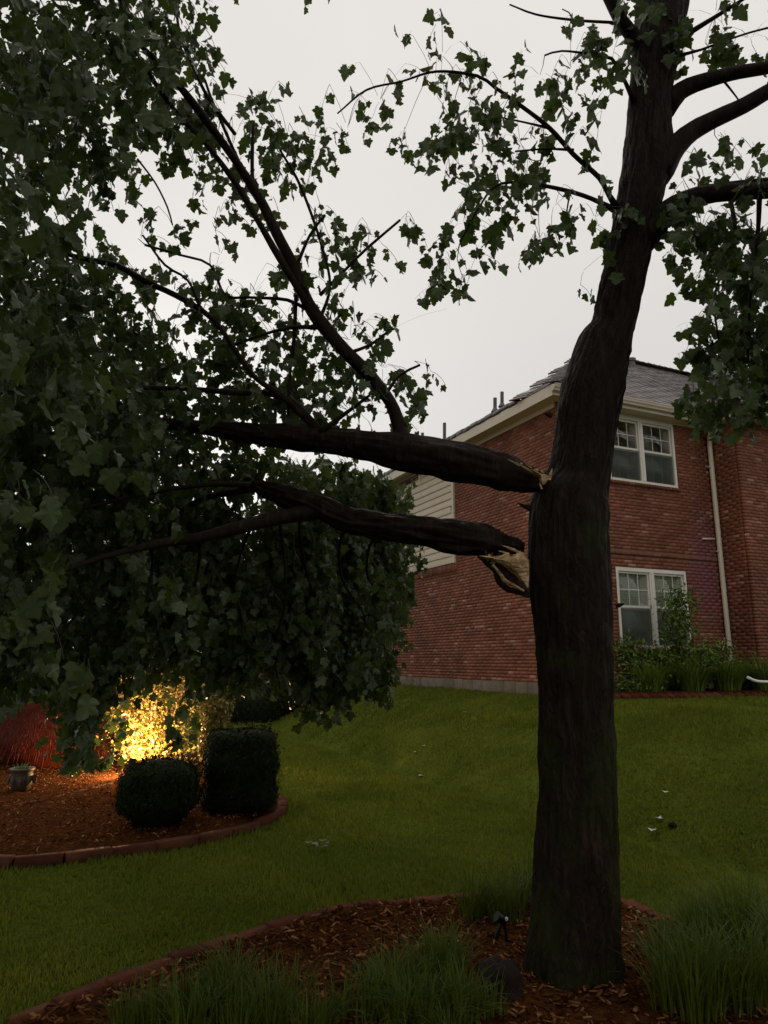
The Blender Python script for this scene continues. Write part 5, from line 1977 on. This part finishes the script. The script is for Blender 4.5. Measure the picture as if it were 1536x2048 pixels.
# broken twig with leaves on the near lawn
p = gp(632, 1705)
t = thing('fallen_twig', p, 'dark leafy twig lying on the lawn between the two beds', 'twig')
V, Fl, _ = tube([p + np.array([-.08, .02, .04]), p + np.array([0, 0, .06]), p + np.array([.09, -.03, .05])], [.005, .004, .002], seg=6, step=.03)
obj('stem', V, Fl, 'petiole', t)
for k in range(5):
    TV, TT = LEAF_LO[k % 4]
    a = rng.uniform(0, 2 * PI)
    V = (TV @ rotz(a).T) * .055 + p + np.array([rng.uniform(-.1, .1), rng.uniform(-.12, .12), .05 + .008 * k])
    obj('leaf', V, TT, 'leaf', t)
for (px, py, lb) in [(1345, 1655, 'dark clod of soil beside the pale bark scraps')]:
    p = gp(px, py)
    V, Fl = ball_mesh(p + np.array([0, 0, .025]), (.04, .03, .02), 2, px, bumps=.2, nu=14, nv=8)
    obj('soil_clod', V, Fl, 'rock', loc=p, label=lb, cat='soil', smooth=True)

# ------------------------------------------------------------------ background: dark shrub and trees behind the foliage
c = np.array([ray(525, 1420)[0] / ray(525, 1420)[1] * 19.5, 19.5, .45])
clipped('distant_shrub', c, (1.0, .8, .75), 2.4, 9000, .07, 'far', 'dark distant shrub at the far end of the lawn behind the hanging leaves', 13)
bg = [(-16, 34, 8.5, 4.5, 'tall dark tree far behind at the left edge'), (-9.5, 30, 6.8, 3.4, 'dark rounded tree behind the hanging leaves, second from the left'), (-5.2, 27, 4.6, 2.6, 'low dark tree behind the red weeping shrub and lamp'),
      (-1.6, 31, 5.0, 2.6, 'dark tree beyond the far end of the brick side wall'), (-12.5, 20, 5.5, 3.0, 'dark bushy tree at the far left beyond the near beds')]
for i, (x, y, h_, rad, lb) in enumerate(bg):
    z0_ = float(gz(x, y))
    t = thing('background_tree', (x, y, z0_), lb, 'tree', 'dark trees beyond the garden')
    V, Fl, _ = tube([(x, y, z0_ - .1), (x + .1, y, h_ * .35), (x, y, h_ * .7)], [.22, .16, .08], seg=9, step=.4, amp=.2)
    obj('trunk', V, Fl, 'dark_bark', t)
    r_ = np.random.default_rng(200 + i)
    n = 9000
    k = 26
    cc = r_.normal(0, 1, (k, 3))
    cc /= np.linalg.norm(cc, axis=1)[:, None]
    cc = cc * r_.uniform(.3, .85, (k, 1)) * np.array([rad, rad, h_ * .42]) + np.array([x, y, z0_ + h_ * .52])
    pts = cc[r_.integers(0, k, n)] + r_.normal(0, 1, (n, 3)) * rad * .22
    pts[:, 2] = np.maximum(pts[:, 2], z0_ + .15)
    V, Ff = small_leaves(pts, np.tile([0, -.3, .6], (n, 1)), .20, seed=i + 210, jitter=1.0)
    obj('crown', V, Ff, 'far', t, kind='stuff')

# ------------------------------------------------------------------ lawn blades
n = 330000
r_ = np.exp(rng.uniform(math.log(2.6), math.log(23), n))
az = rng.uniform(math.radians(-40), math.radians(38), n)
x, y = r_ * np.sin(az), r_ * np.cos(az)
keep = ~(inside(near_poly, x, y) | inside(far_poly, x, y) | inside(hb, x, y))
s_ = (x - C0[0]) * VD[0] + (y - C0[1]) * VD[1]
u_ = (x - C0[0]) * UD[0] + (y - C0[1]) * UD[1]
keep &= ~((s_ > -.03) & (u_ > -.03))
keep &= ~((s_ > 4.0) & (u_ > -.7))
x, y, r_ = x[keep], y[keep], r_[keep]
n = len(x)
z = gz(x, y)
patch = .75 + .35 * np.sin(x * 1.7 + 1) * np.cos(y * 1.3) + .2 * np.sin(x * 5 + y * 3)
sw = np.exp(-((.908 * x + .418 * y - 5.05 - .1 * np.sin(y * 1.1)) / .2) ** 2)
h = rng.uniform(.025, .055, n) * np.clip(patch, .5, 1.3) * (1 + .03 * r_) * (1 - .6 * sw)
w = .0022 + .00085 * r_
a = rng.uniform(0, PI, n)
lx, ly = rng.normal(0, .35, n) * h, rng.normal(0, .35, n) * h
V = np.stack([np.stack([x - w * np.cos(a), y - w * np.sin(a), z - .004], -1), np.stack([x + w * np.cos(a), y + w * np.sin(a), z - .004], -1), np.stack([x + lx, y + ly, z + h], -1)], 1).reshape(-1, 3)
obj('lawn_grass', V, np.arange(3 * n).reshape(-1, 3), 'blade', kind='stuff', label='short green lawn grass covering the garden and slope', cat='grass')
